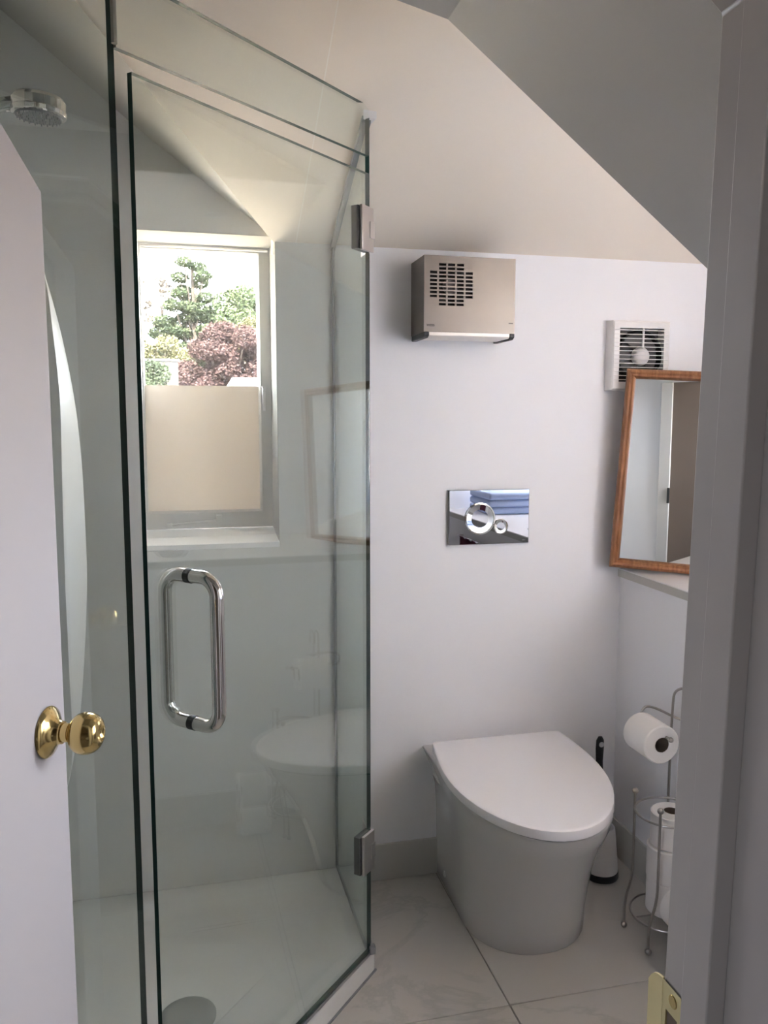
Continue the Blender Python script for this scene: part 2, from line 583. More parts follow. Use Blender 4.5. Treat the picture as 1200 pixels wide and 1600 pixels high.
# architrave on the bathroom side of the frame
# brass strike plate with a rounded lip that wraps the far edge of the jamb
bm = bmesh.new()
pz0, pz1 = 0.966, 1.027
py0, py1 = 0.431, 0.4565
xp = XJ - 0.0016


def plate_cells(bm, us, vs, holes, fpos, inner=0.004):
    """grid faces in (u,v); holes is a set of skipped cells with small side walls"""
    P = {}

    def V(i, j, k):
        key = (i, j, k)
        if key not in P: P[key] = bm.verts.new(fpos(us[i], vs[j], k))
        return P[key]
    for i in range(len(us) - 1):
        for j in range(len(vs) - 1):
            if (i, j) in holes:
                for a, b in (((i, j), (i + 1, j)), ((i + 1, j), (i + 1, j + 1)), ((i + 1, j + 1), (i, j + 1)), ((i, j + 1), (i, j))):
                    bm.faces.new((V(*a, 0), V(*a, inner), V(*b, inner), V(*b, 0)))
            else:
                bm.faces.new((V(i, j, 0), V(i + 1, j, 0), V(i + 1, j + 1, 0), V(i, j + 1, 0)))
    bmesh.ops.recalc_face_normals(bm, faces=bm.faces)


plate_cells(bm, [py0 - 0.006, 0.4365, 0.4495, py1], [pz0, 0.978, 1.008, pz1], {(1, 1)},
            lambda u, v, k: (xp + k, u - 0.029 * (v - 1.0), v), inner=0.0014)
strike = obj('strike_plate', bm, M['brass_plate'], frame)
strike['label'] = 'brass strike plate at the bottom of the door jamb'
bm = bmesh.new()
lip = []
for k in range(7):
    a = R(90 * k / 6)
    lip.append((xp - 0.0002 - 0.0012 * k / 6, py1 + 0.0025 * k - 0.002))
pts_t = [(0.000, pz0 + 0.004, pz1 - 0.001)] * 7
rows = []
for k, (x, y) in enumerate(lip):
    t = k / 6
    z0 = pz0 + 0.012 * t ** 2
    z1 = pz1 - 0.010 * t ** 3
    rows.append([(x, y - 0.001, z0), (x, y - 0.001, z1), (x + 0.0016, y - 0.0005, z1), (x + 0.0016, y - 0.0005, z0)])
loft(bm, rows)
obj('strike_lip', bm, M['brass_plate'], strike)
bm = bmesh.new()
box(bm, xp + 0.0013, 0.4363, 0.977, xp + 0.012, 0.4497, 1.009)
obj('latch_hole', bm, M['core'], strike, smooth=False)
for z in (1.0185,):
    bm = bmesh.new()
    lathe(bm, [(0.0001, 0), (0.0042, 0.0), (0.0046, 0.0006), (0.0046, 0.0016)], (xp - 0.0006, 0.4415, z), (1, 0, 0), 20)
    obj('screw', bm, M['brass'], strike)

# ------------------------------------------------------------------ ceilings
# main slope over the toilet
A_ = Vector((0.256, YB, 1.897)); B_ = Vector((-0.078, YB, 2.142))
C3 = Vector((-0.178, 1.713, zs(1.713)))
n2 = (B_ - A_).cross(C3 - A_)
E_ = Vector((-0.365, 2.227, 2.348))
dirv = (C3 - A_)
C4 = A_ + dirv * 1.72
ya = 1.30
bm = bmesh.new()
pts = [(A_.x, YB + 0.05, zs(YB + 0.05)), (XR, YB + 0.05, zs(YB + 0.05)), (XR, ya, zs(ya)), (C4.x, ya, zs(ya)), (C4.x, C4.y, zs(C4.y))]
# two boards meeting in a fine open joint that runs down the slope
JX = 0.309
bm = bmesh.new()
slab(bm, [(A_.x - 0.01, YB + 0.05, zs(YB + 0.05)), (JX - 0.0007, YB + 0.05, zs(YB + 0.05)), (JX - 0.0007 , ya, zs(ya)), (C4.x, ya, zs(ya)), (C4.x, C4.y, zs(C4.y)), (A_.x - 0.01, YB, zs(YB))], (0, 0, 0.05))
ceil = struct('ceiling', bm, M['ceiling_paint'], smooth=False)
bm = bmesh.new()
slab(bm, [(JX + 0.0007, YB + 0.05, zs(YB + 0.05)), (XR, YB + 0.05, zs(YB + 0.05)), (XR, ya, zs(ya)), (JX + 0.0007, ya, zs(ya))], (0, 0, 0.05))
obj('ceiling_board', bm, M['ceiling_paint'], ceil, smooth=False)
bm = bmesh.new()
slab(bm, [(JX - 0.0013, YB, zs(YB) - 0.0007), (JX + 0.0013, YB, zs(YB) - 0.0007), (JX + 0.0013, ya, zs(ya) - 0.0007), (JX - 0.0013, ya, zs(ya) - 0.0007)], (0, 0, 0.02))
obj('joint_strip', bm, principled('joint_filler', (0.93, 0.88, 0.80), 0.5), ceil, smooth=False)
# small cross slope and upper slope over the shower
bm = bmesh.new()
E_.z = A_.z - (n2.x * (E_.x - A_.x) + n2.y * (E_.y - A_.y)) / n2.z
C5 = A_ + dirv * 1.72
E2 = B_ + (E_ - B_) * 1.15
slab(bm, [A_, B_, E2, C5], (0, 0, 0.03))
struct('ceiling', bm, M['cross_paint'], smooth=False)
W_ = Vector((XL - 0.05, YB, 2.140))
n4 = (B_ - W_).cross(E_ - B_)


def z4(x, y):
    return B_.z - (n4.x * (x - B_.x) + n4.y * (y - B_.y)) / n4.z


bm = bmesh.new()
yq = YB - 0.17
slab(bm, [(B_.x + 0.01, YB + 0.01, z4(B_.x + 0.01, YB + 0.01)), (XL - 0.05, YB + 0.01, z4(XL - 0.05, YB + 0.01)), (XL - 0.05, yq, z4(XL - 0.05, yq)), (B_.x + 0.01, yq, z4(B_.x + 0.01, yq))], (0, 0, 0.03))
struct('ceiling', bm, M['gable_paint'], smooth=False)
# flat lid above everything, the low sloping bulkhead by the door and the flat strip of the bay
struct('ceiling', B(XL - 0.15, YF0, 2.50, XR + 0.15, 2.60, 2.56), M['ceiling_paint'], smooth=False)
bm = bmesh.new()
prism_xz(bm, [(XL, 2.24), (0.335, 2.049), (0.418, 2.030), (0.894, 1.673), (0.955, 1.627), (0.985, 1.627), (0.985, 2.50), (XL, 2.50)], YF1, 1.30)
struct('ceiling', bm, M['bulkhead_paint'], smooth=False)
bm = bmesh.new()
prism_yz(bm, [(YF1, 2.09), (1.905, 2.09), (1.302, 2.37), (YF1, 2.37)], 0.986, XR)
struct('ceiling', bm, M['ceiling_paint'], smooth=False)


def ring_light(name, c, r, label, cat):
    e = empty(name, c, label, cat)
    bm = bmesh.new()
    lathe(bm, [(r * 0.62, 0.006), (r * 0.66, -0.002), (r * 0.9, -0.004), (r, 0.0)], c, (0, 0, 1), 32, False, False)
    obj('trim_ring', bm, M['plastic'], e)
    bm = bmesh.new()
    lathe(bm, [(0.0005, 0.004), (r * 0.63, 0.004), (r * 0.63, 0.006)], c, (0, 0, 1), 24)
    obj('lens', bm, M['dark'], e)
    return e


ring_light('downlight', (1.411, 1.618, 2.087), 0.038, 'small white recessed ceiling downlight seen mirrored above the shower window', 'downlight')

# ------------------------------------------------------------------ skirting
sk = bmesh.new()
prism_yz(sk, [(YB, 0.0), (YB - 0.014, 0.0), (YB - 0.014, 0.096), (YB - 0.008, 0.112), (YB, 0.112)], 0.424, XW)
struct('baseboard_back', sk, M['skirting_paint'], bevel=0.001)
sk = bmesh.new()
prism_xz(sk, [(XW, 0.0), (XW - 0.014, 0.0), (XW - 0.014, 0.096), (XW - 0.008, 0.112), (XW, 0.112)], YF1, YB - 0.014)
struct('baseboard_right', sk, M['skirting_paint'], bevel=0.001)

# ------------------------------------------------------------------ shower window in its niche
sill = bmesh.new()
loft(sill, [[(-0.119, YB - 0.003, 1.045), (-0.119, YB - 0.003, 1.060), (-0.119, 2.475, 1.084), (-0.119, 2.475, 1.045)],
            [(0.252, YB - 0.003, 1.045), (0.252, YB - 0.003, 1.060), (0.252, 2.475, 1.084), (0.252, 2.475, 1.045)]])
struct('trim_3', sill, M['ledge'], bevel=0.0015)
win = empty('window_1', (0.05, 2.47, 1.08), kind='structure')
WY = 2.47
bm = bmesh.new()
fx0, fx1, fz0, fz1 = -0.1189, 0.2519, 1.0845, 1.9055
gx0, gx1, gz0, gz1 = -0.1135, 0.214, 1.137, 1.884


def frame_loop(bm, x0, x1, z0, z1, prof, y):
    """mitred frame: prof = [(inset, yoffset)...] closed profile"""
    rings = []
    for (cx, sx), (cz, sz) in (((x0, 1), (z0, 1)), ((x1, -1), (z0, 1)), ((x1, -1), (z1, -1)), ((x0, 1), (z1, -1))):
        rings.append([(cx + sx * i, y + yo, cz + sz * i) for i, yo in prof])
    vr = [[bm.verts.new(p) for p in r] for r in rings]
    n = len(prof)
    for a in range(4):
        ra, rb = vr[a], vr[(a + 1) % 4]
        for i in range(n):
            j = (i + 1) % n
            bm.faces.new((ra[i], ra[j], rb[j], rb[i]))
    bmesh.ops.recalc_face_normals(bm, faces=bm.faces)


frame_loop(bm, fx0, fx1, fz0, fz1, [(0, 0), (0.006, 0), (0.006, 0.02), (0.006, 0.06), (0, 0.06)], WY - 0.002)
obj('window_frame', bm, M['window_paint'], win)
bm = bmesh.new()
# sash with a wide right stile, top rail and bottom rail
def rect_frame(bm, ox0, ox1, oz0, oz1, ix0, ix1, iz0, iz1, y0, y1, ch=0.006):
    o = [(ox0, oz0), (ox1, oz0), (ox1, oz1), (ox0, oz1)]
    i = [(ix0, iz0), (ix1, iz0), (ix1, iz1), (ix0, iz1)]
    i2 = [(ix0 - ch * 0.8, iz0 - ch), (ix1 + ch, iz0 - ch), (ix1 + ch, iz1 + ch), (ix0 - ch * 0.8, iz1 + ch)]
    R0 = [[bm.verts.new((x, y, z)) for x, z in L] for L, y in ((o, y1), (o, y0), (i2, y0), (i, y0 + ch * 1.6), (i, y1))]
    for a, b in zip(R0, R0[1:] + R0[:1]):
        for k in range(4):
            j = (k + 1) % 4
            bm.faces.new((a[k], a[j], b[j], b[k]))
    bmesh.ops.recalc_face_normals(bm, faces=bm.faces)


rect_frame(bm, fx0 + 0.001, fx1 - 0.006, fz0 + 0.003, fz1 - 0.012, gx0, gx1, gz0, gz1, WY, WY + 0.04)
obj('sash', bm, M['window_paint'], win)


def pane(name, x0, x1, z0, z1, y0, y1, par, mat=M['pane']):
    bm = bmesh.new()
    box(bm, x0, y0, z0, x1, y1, z1)
    return obj(name, bm, mat, par, smooth=False)


pane('pane', gx0 - 0.004, gx1 + 0.004, gz0 - 0.004, gz1 + 0.004, WY + 0.018, WY + 0.022, win)
bm = bmesh.new()
box(bm, gx0, WY + 0.0165, gz0, gx1, WY + 0.0172, 1.5055)
fo = obj('privacy_film', bm, M['film'], win, smooth=False)
fo['label'] = 'cream frosted film covering the lower half of the pane'
# casement fastener on the right stile
bm = bmesh.new()
box(bm, 0.2225, WY - 0.006, 1.452, 0.2345, WY + 0.001, 1.505)
box(bm, 0.2245, WY - 0.020, 1.486, 0.2325, WY - 0.005, 1.497)
box(bm, 0.2235, WY - 0.024, 1.432, 0.2325, WY - 0.017, 1.500)
obj('window_latch', bm, M['hinge'], win, bevel=0.0012)
# stay arm on the bottom rail
bm = bmesh.new()
tube(bm, [(-0.05, WY - 0.010, 1.098), (0.085, WY - 0.010, 1.108)], 0.0035, 8)
box(bm, -0.062, WY - 0.014, 1.090, -0.046, WY + 0.001, 1.103)
box(bm, 0.082, WY - 0.016, 1.104, 0.098, WY + 0.001, 1.124)
obj('window_stay', bm, M['window_paint'], win, bevel=0.001)

# window of the right bay (beyond the right edge of the picture) and of the bedroom
win2 = empty('window_2', (XR + 0.08, 0.85, WZ0), kind='structure')
bm = bmesh.new()
def rect_frame_x(bm, oy0, oy1, oz0, oz1, w, x0, x1):
    prof = [(0, x0), (w, x0), (w, x1), (0, x1)]
    rings = []
    for (cy, sy), (cz, sz) in (((oy0, 1), (oz0, 1)), ((oy1, -1), (oz0, 1)), ((oy1, -1), (oz1, -1)), ((oy0, 1), (oz1, -1))):
        rings.append([(x, cy + sy * i, cz + sz * i) for i, x in prof])
    vr = [[bm.verts.new(p) for p in r] for r in rings]
    for a in range(4):
        ra, rb = vr[a], vr[(a + 1) % 4]
        for i in range(4):
            j = (i + 1) % 4
            bm.faces.new((ra[i], ra[j], rb[j], rb[i]))
    bmesh.ops.recalc_face_normals(bm, faces=bm.faces)


rect_frame_x(bm, WY0, WY1, WZ0, WZ1, 0.035, XR + 0.06, XR + 0.10)
obj('window_frame', bm, M['window_paint'], win2)
obj('pane', B(XR + 0.078, WY0 + 0.03, WZ0 + 0.03, XR + 0.082, WY1 - 0.03, WZ1 - 0.03), M['pane'], win2, smooth=False)
win3 = empty('window_3', (-2.05, -1.6, 1.0), kind='structure')
bm = bmesh.new()
rect_frame_x(bm, -1.85, -1.35, 1.0, 1.9, 0.05, -2.04, -2.0)
obj('window_frame', bm, M['window_paint'], win3)
obj('pane', B(-2.022, -1.82, 1.03, -2.018, -1.38, 1.87), M['pane'], win3, smooth=False)

# ------------------------------------------------------------------ bedroom behind the camera
bm = bmesh.new()
box(bm, -2.15, -1.85, -0.05, -2.0, YF0, 1.0); box(bm, -2.15, -1.85, 1.9, -2.0, YF0, 2.6)
box(bm, -2.15, -1.35, 1.0, -2.0, YF0, 1.9); box(bm, -2.15, -3.2, -0.05, -2.0, -1.85, 2.6)
struct('wall_bedroom_left', bm, M['beige_wall'], smooth=False)
struct('wall_bedroom_right', B(2.45, -3.2, -0.05, 2.6, YF0, 2.6), M['beige_wall'], smooth=False)
struct('wall_bedroom_far', B(-2.0, -3.2, -0.05, 2.45, -3.05, 2.6), M['beige_wall'], smooth=False)
struct('ceiling', B(-2.15, -3.2, 2.5, 2.6, YF0, 2.6), M['beige_wall'], smooth=False)
struct('floor', B(-2.15, -3.2, -0.05, 2.6, YF0, 0.004), M['carpet'], smooth=False)
bed = empty('bed', (1.5, -2.0, 0), 'low bed with white linen in the bedroom behind the camera', 'bed')
obj('bed_base', B(0.75, -3.0, 0.004, 2.35, -1.05, 0.28), M['bedwood'], bed, bevel=0.01)
obj('mattress', B(0.78, -2.98, 0.28, 2.32, -1.08, 0.50), M['linen'], bed, bevel=0.05, seg=4)
obj('pillow', B(0.9, -2.95, 0.50, 1.5, -2.55, 0.62), M['linen'], bed, bevel=0.05, seg=4)
obj('pillow', B(1.6, -2.95, 0.50, 2.2, -2.55, 0.62), M['linen'], bed, bevel=0.05, seg=4)

# ------------------------------------------------------------------ bathroom door, standing open
HX, HY = -0.38, 0.447
door = empty('door_1', (HX, HY, 0), kind='structure')
door['label'] = 'white flush door with a clipped top corner standing open into the bathroom'
ld = Vector((-0.164 - HX, 1.103 - HY, 0))
LW = ld.length
ld.normalize()
ln = Vector((ld.y, -ld.x, 0))


def leaf(s, t, z):     # s along the leaf, t out of its face towards the room
    return Vector((HX, HY, 0)) + ld * s + ln * t + Vector((0, 0, z))


prof = [(0.004, 0.008), (LW, 0.008), (LW, 1.679), (LW - 0.0873, 1.731), (LW - 0.49, 1.972), (0.004, 1.972)]
bm = bmesh.new()
loft(bm, [[leaf(s, 0, z) for s, z in prof], [leaf(s, -0.036, z) for s, z in prof]])
obj('door_leaf', bm, M['door_paint'], door, bevel=0.0015)
KS, KZ = LW - 0.047, 1.013
kn = bmesh.new()
kc = leaf(KS, 0, KZ)
lathe(kn, [(0.0001, 0.0), (0.0315, 0.0), (0.0325, 0.002), (0.0315, 0.004), (0.026, 0.007), (0.0175, 0.0125), (0.0145, 0.017), (0.0140, 0.0205), (0.0001, 0.0205)], kc, ln, 40)
rose = obj('knob_rose', kn, M['brass'], door)
kn = bmesh.new()
lathe(kn, [(0.0001, 0.018), (0.0118, 0.018), (0.0118, 0.0290), (0.0100, 0.0295), (0.0100, 0.0315), (0.0150, 0.0325), (0.0205, 0.0358), (0.0242, 0.0405), (0.0260, 0.0465), (0.0262, 0.0505), (0.0255, 0.0560), (0.0230, 0.0620), (0.0190, 0.0665), (0.0145, 0.0692), (0.0110, 0.0698), (0.0085, 0.0672), (0.005, 0.0652), (0.0001, 0.0648)], kc, ln, 48)
knob = obj('door_knob', kn, M['brass'], door, angle=50)
knob['label'] = 'polished brass door knob'
bm = bmesh.new()
hz = [(0.22, 0.31), (0.95, 1.04), (1.66, 1.75)]
for z0, z1 in hz:
    hb = bmesh.new()
    lathe(hb, [(0.0001, 0), (0.005, 0), (0.005, z1 - z0), (0.0001, z1 - z0)], (HX + 0.004, HY + 0.006, z0), (0, 0, 1), 12)
    obj('hinge', hb, M['brass'], door)
bm.free()

# ------------------------------------------------------------------ shower tray
tray = empty('shower_tray', (0.0, 1.8, 0), 'low white shower tray with an angled front edge under the glass enclosure', 'shower tray')
TZ = 0.058
GA = R(46)
P0 = Vector((0.420, 1.892, 0))
U = Vector((-math.cos(GA), -math.sin(GA), 0))
NG = Vector((math.sin(GA), -math.cos(GA), 0))
LP = P0 + U * 0.742                 # joint with the left fixed panel
TA = R(47)
ut = Vector((-math.cos(TA), -math.sin(TA), 0)); nt = Vector((math.sin(TA), -math.cos(TA), 0))
c0 = Vector((0.438, 1.905, 0))
c1 = c0 + ut * ((c0.y - 1.290) / -ut.y * 1.0)
outer = [Vector((XL, YB, 0)), Vector((c0.x, YB, 0)), c0, c1, Vector((XL, c1.y - 0.02, 0))]


def inset(poly, d):
    n = len(poly)
    out = []
    for i in range(n):
        p, a, b = poly[i], poly[i - 1], poly[(i + 1) % n]
        e1 = (p - a).normalized(); e2 = (b - p).normalized()
        n1 = Vector((e1.y, -e1.x, 0)); n2_ = Vector((e2.y, -e2.x, 0))
        k = 1 + n1.dot(n2_)
        out.append(p + (n1 + n2_) * (d / k))
    return out


def rounded(poly, r, seg=5):
    n = len(poly)
    out = []
    for i in range(n):
        p, a, b = poly[i], poly[i - 1], poly[(i + 1) % n]
        pa = p + (a - p).normalized() * r; pb = p + (b - p).normalized() * r
        for k in range(seg + 1):
            t = k / seg
            out.append(pa * (1 - t) ** 2 + p * 2 * t * (1 - t) + pb * t * t)
    return out


def at_z(poly, z): return [Vector((p.x, p.y, z)) for p in poly]


bm = bmesh.new()
o1 = rounded(outer, 0.012)
rings = [at_z(o1, 0.0), at_z(o1, TZ - 0.010), at_z(rounded(inset(outer, 0.003), 0.012), TZ - 0.003), at_z(rounded(inset(outer, 0.010), 0.012), TZ),
         at_z(rounded(inset(outer, 0.055), 0.03), TZ - 0.001), at_z(rounded(inset(outer, 0.068), 0.06), TZ - 0.006),
         at_z(rounded(inset(outer, 0.088), 0.09), TZ - 0.020), at_z(rounded(inset(outer, 0.115), 0.10), TZ - 0.026)]
loft(bm, rings, True, True)
obj('tray_basin', bm, M['acrylic'], tray, angle=60)
bm = bmesh.new()
lathe(bm, [(0.064, 0.0), (0.064, 0.006), (0.060, 0.009), (0.045, 0.011), (0.0005, 0.012)], (-0.030, 1.800, TZ - 0.026), (0, 0, 1), 40, False, True)
wc = obj('waste_cover', bm, principled('grey_waste_cover', (0.22, 0.225, 0.22), 0.35), tray)
bm = bmesh.new()
bmr = [(Vector((0.424, YB - 0.02, 0)), Vector((c0.x, c0.y, 0)))]
prism_xy(bm, [(p.x, p.y) for p in (c0 + Vector((-0.001, 0, 0)), c1, c1 + nt * 0.004, c0 + nt * 0.004)], 0.0, 0.004)
obj('seal_strip', bm, M['seal'], tray, smooth=False)

# ------------------------------------------------------------------ glass enclosure
enc = empty('shower_enclosure', (P0.x, P0.y, TZ), 'frameless green-edged glass shower enclosure with an angled door', 'shower enclosure')
GT = 0.010


def glass_slab(name, a, b, zs0, zs1, par, thick=GT, side=NG, edge=M['glass_edge'], light_edges=()):
    """pane from plan point a to b; zs0 = bottom z at a,b; zs1 = top z at a,b; the four narrow faces are green"""
    bm = bmesh.new()
    a, b = Vector(a), Vector(b)
    s = side.normalized() * thick / 2
    P = [(a, zs0[0]), (b, zs0[1]), (b, zs1[1]), (a, zs1[0])]
    f = [bm.verts.new((p.x + s.x, p.y + s.y, z)) for p, z in P]
    k = [bm.verts.new((p.x - s.x, p.y - s.y, z)) for p, z in P]
    bm.faces.new(f); bm.faces.new(list(reversed(k)))
    for i in range(4):
        j = (i + 1) % 4
        fa = bm.faces.new((f[j], f[i], k[i], k[j]))
        fa.material_index = 2 if i in light_edges else 1
    bmesh.ops.recalc_face_normals(bm, faces=bm.faces)
    return obj(name, bm, None, par, smooth=False, mats=[M['glass'], edge, M['glass_edge_light']])


# return panel, raked along the sloping ceiling
ra = Vector((0.4165, YB - 0.003, 0)); rb = Vector((P0.x, P0.y + 0.008, 0))
glass_slab('return_panel', rb, ra, (TZ + 0.006, TZ + 0.006), (zs(rb.y) - 0.008, zs(ra.y) - 0.008), enc, side=Vector((1, 0.02, 0)))
door_g = glass_slab('door_panel', P0 + U * 0.004, P0 + U * 0.7065, (TZ + 0.012, TZ + 0.012), (1.962, 1.937), enc)
glass_slab('header_panel', P0 + U * 0.002, P0 + U * 0.736, (2.001, 1.962), (2.110, 2.078), enc, light_edges=(1,))
# left fixed panel: its free edge is mitred to meet the angled door
le = LP
l2 = Vector((XL + 0.003, le.y - 0.020, 0))
bm = bmesh.new()
th = 0.010
q = [(le.x + 0.0045, le.y - 0.001), (le.x - 0.0060, le.y + th), (l2.x, l2.y + th), (l2.x, l2.y - 0.001)]
zb, zt = TZ + 0.006, 2.44
lo = [bm.verts.new((x, y, zb)) for x, y in q]; hi = [bm.verts.new((x, y, zt)) for x, y in q]
for i in range(4):
    j = (i + 1) % 4
    fa = bm.faces.new((lo[i], lo[j], hi[j], hi[i]))
    fa.material_index = 1 if i in (0, 2) else 0
for L in (lo, hi):
    fa = bm.faces.new(L); fa.material_index = 1
bmesh.ops.recalc_face_normals(bm, faces=bm.faces)
obj('side_panel', bm, None, enc, smooth=False, mats=[M['glass'], M['glass_edge']])
bm = bmesh.new()
tube(bm, [(le.x + 0.006, le.y - 0.004, 1.965), (le.x + 0.006, le.y - 0.004, 2.11)], 0.0045, 8)
obj('silicone_joint', bm, M['glass_edge_light'], enc)

# aluminium channel round the return panel
bm = bmesh.new()
for zz0, zz1, yy0, yy1 in ((TZ, 1.885, YB - 0.014, YB),):
    box(bm, 0.4085, yy0, zz0, 0.4255, yy1, zz1)
obj('wall_channel', bm, M['channel'], enc, bevel=0.001)
bm = bmesh.new()
loft(bm, [[(0.4045, YB, zs(YB) - 0.001), (0.4255, YB, zs(YB) - 0.001), (0.4255, YB, zs(YB) - 0.016), (0.4045, YB, zs(YB) - 0.016)],
          [(P0.x - 0.012, rb.y, zs(rb.y) - 0.001), (P0.x + 0.009, rb.y, zs(rb.y) - 0.001), (P0.x + 0.009, rb.y, zs(rb.y) - 0.016), (P0.x - 0.012, rb.y, zs(rb.y) - 0.016)]])
obj('ceiling_channel', bm, M['seal'], enc, bevel=0.001)
bm = bmesh.new()
loft(bm, [[(0.4085, YB - 0.014, TZ - 0.001), (0.4255, YB - 0.014, TZ - 0.001), (0.4255, YB - 0.014, TZ + 0.010), (0.4085, YB - 0.014, TZ + 0.010)],
          [(P0.x - 0.008, rb.y, TZ - 0.001), (P0.x + 0.009, rb.y, TZ - 0.001), (P0.x + 0.009, rb.y, TZ + 0.010), (P0.x - 0.008, rb.y, TZ + 0.010)]])
obj('floor_channel', bm, M['alu'], enc, bevel=0.001)
bm = bmesh.new()
a, b = P0 + U * 0.0 , P0 + U * 0.735
prism_xy(bm, [((a + NG * 0.007).x, (a + NG * 0.007).y), ((b + NG * 0.007).x, (b + NG * 0.007).y), ((b - NG * 0.009).x, (b - NG * 0.009).y), ((a - NG * 0.009).x, (a - NG * 0.009).y)], TZ - 0.001, TZ + 0.009)
obj('threshold_bar', bm, M['alu'], enc, bevel=0.001)
bm = bmesh.new()
box(bm, P0.x - 0.002, P0.y - 0.012, TZ, P0.x + 0.014, P0.y + 0.006, TZ + 0.022)
obj('corner_block', bm, M['seal'], enc, bevel=0.003)
# white corner block where the header meets the ceiling
bm = bmesh.new()
prism_xy(bm, [(P0.x - 0.012, P0.y - 0.006), (P0.x + 0.020, P0.y - 0.004), (P0.x + 0.016, P0.y + 0.030), (P0.x - 0.006, P0.y + 0.020)], zs(P0.y) - 0.014, zs(P0.y) + 0.010)
obj('ceiling_bracket', bm, M['plastic'], enc, bevel=0.002)


def G(d, k, z):      # point on the door plane
    p = P0 + U * d + NG * k
    return Vector((p.x, p.y, z))


def plate_on_door(name, d0, d1, z0, z1, k0, k1, mat, par, bevel=0.0012):
    bm = bmesh.new()
    loft(bm, [[G(d0, k0, z0), G(d1, k0, z0), G(d1, k0, z1), G(d0, k0, z1)], [G(d0, k1, z0), G(d1, k1, z0), G(d1, k1, z1), G(d0, k1, z1)]])
    return obj(name, bm, mat, par, bevel=bevel)


for z0, z1 in ((1.787, 1.886), (0.289, 0.390)):
    h = plate_on_door('hinge', -0.004, 0.046, z0, z1, 0.0055, 0.0130, M['hinge'], enc)
    plate_on_door('gasket', -0.002, 0.052, z0 + 0.002, z1 - 0.002, -0.0130, 0.0054, M['hinge_dark'], h)
    plate_on_door('pivot', -0.005, 0.014, z0 + 0.030, z1 - 0.032, 0.0131, 0.0150, M['hinge'], h, 0.0008)
    bm = bmesh.new()
    zc = (z0 + z1) / 2
    box(bm, P0.x - 0.006, P0.y + 0.006, z0, P0.x + 0.006, P0.y + 0.055, z1)
    obj('hinge_plate', bm, M['hinge'], h, bevel=0.0012)

# D pull handle on both faces of the door
hd = 0.6045
zt_, zb_ = 1.130, 0.862
reach, rr = 0.062, 0.034
bm = bmesh.new()
path = []
def Gh(k, z): return G(hd, k, z)
def loop_side(sg):
    pts = []
    pts.append(Gh(sg * 0.006, zt_))
    for i in range(9):
        a = R(90 * i / 8)
        pts.append(Gh(sg * (reach - rr + rr * math.sin(a)), zt_ - rr + rr * math.cos(a)))
    for i in range(9):
        a = R(90 * i / 8)
        pts.append(Gh(sg * (reach - rr + rr * math.cos(a)), zb_ + rr - rr * math.sin(a)))
    pts.append(Gh(sg * 0.006, zb_))
    return pts


for sg in (1, -1):
    bm = bmesh.new()
    tube(bm, loop_side(sg), 0.0125, 24)
    ho = obj('pull_handle', bm, M['steel_bar'], door_g, angle=60)
for z in (zt_, zb_):
    bm = bmesh.new()
    lathe(bm, [(0.0001, -0.0068), (0.0132, -0.0068), (0.0132, 0.0068), (0.0001, 0.0068)], G(hd, 0, z), NG, 24)
    obj('handle_washer', bm, M['rubber'], door_g)

# ------------------------------------------------------------------ shower head and bowed column
sh = empty('hand_shower', (XL, 1.60, 1.9), 'round chrome hand shower held high inside the shower', 'shower head')
bm = bmesh.new()
hc = Vector((-0.236, 1.60, 1.950))
ax = Vector((0.05, -0.03, 1)).normalized()
lathe(bm, [(0.040, -0.017), (0.0455, -0.015), (0.0465, -0.008), (0.045, -0.0065), (0.0450, 0.008), (0.041, 0.014), (0.028, 0.0195), (0.0005, 0.021)], hc, ax, 40)
obj('head', bm, M['chrome'], sh, angle=30)
bm = bmesh.new()
lathe(bm, [(0.0005, -0.0195), (0.038, -0.0195), (0.040, -0.016)], hc, ax, 32, True, False)
obj('face_plate', bm, M['seal'], sh)
bm = bmesh.new()
q_ = ax.to_track_quat('Z', 'Y')
for rr_, cnt in ((0.010, 6), (0.019, 11), (0.028, 16), (0.036, 22)):
    for i in range(cnt):
        a = 2 * math.pi * i / cnt
        p = hc + q_ @ Vector((rr_ * math.cos(a), rr_ * math.sin(a), -0.0195))
        lathe(bm, [(0.0016, 0.001), (0.0011, -0.0035)], p, ax, 5)
nz = obj('nozzles', bm, M['seal'], sh)
nz['kind'] = 'stuff'
bm = bmesh.new()
tube(bm, smooth_path([hc + Vector((-0.020, 0, 0.002)), hc + Vector((-0.055, 0, 0.000)), hc + Vector((-0.10, 0.01, -0.018)), hc + Vector((-0.235, 0.02, -0.075))]), 0.0125, 16)
obj('handle', bm, M['chrome'], sh)
bm = bmesh.new()
tube(bm, [(XL + 0.035, 1.625, 1.15), (XL + 0.035, 1.625, 1.95)], 0.011, 14)
for z in (1.18, 1.93):
    tube(bm, [(XL, 1.625, z), (XL + 0.035, 1.625, z)], 0.011, 12)
obj('riser_rail', bm, M['chrome'], sh)
bm = bmesh.new()
box(bm, XL + 0.018, 1.600, 1.855, XL + 0.058, 1.65, 1.895)
obj('holder', bm, M['chrome'], sh, bevel=0.006)
bm = bmesh.new()
tube(bm, smooth_path([(XL + 0.045, 1.62, 1.87), (XL + 0.05, 1.60, 1.6), (XL + 0.06, 1.58, 1.0), (XL + 0.04, 1.62, 0.80), (XL + 0.02, 1.64, 0.95), (XL, 1.64, 1.05)], 3), 0.007, 8)
obj('hose', bm, M['chrome'], sh)

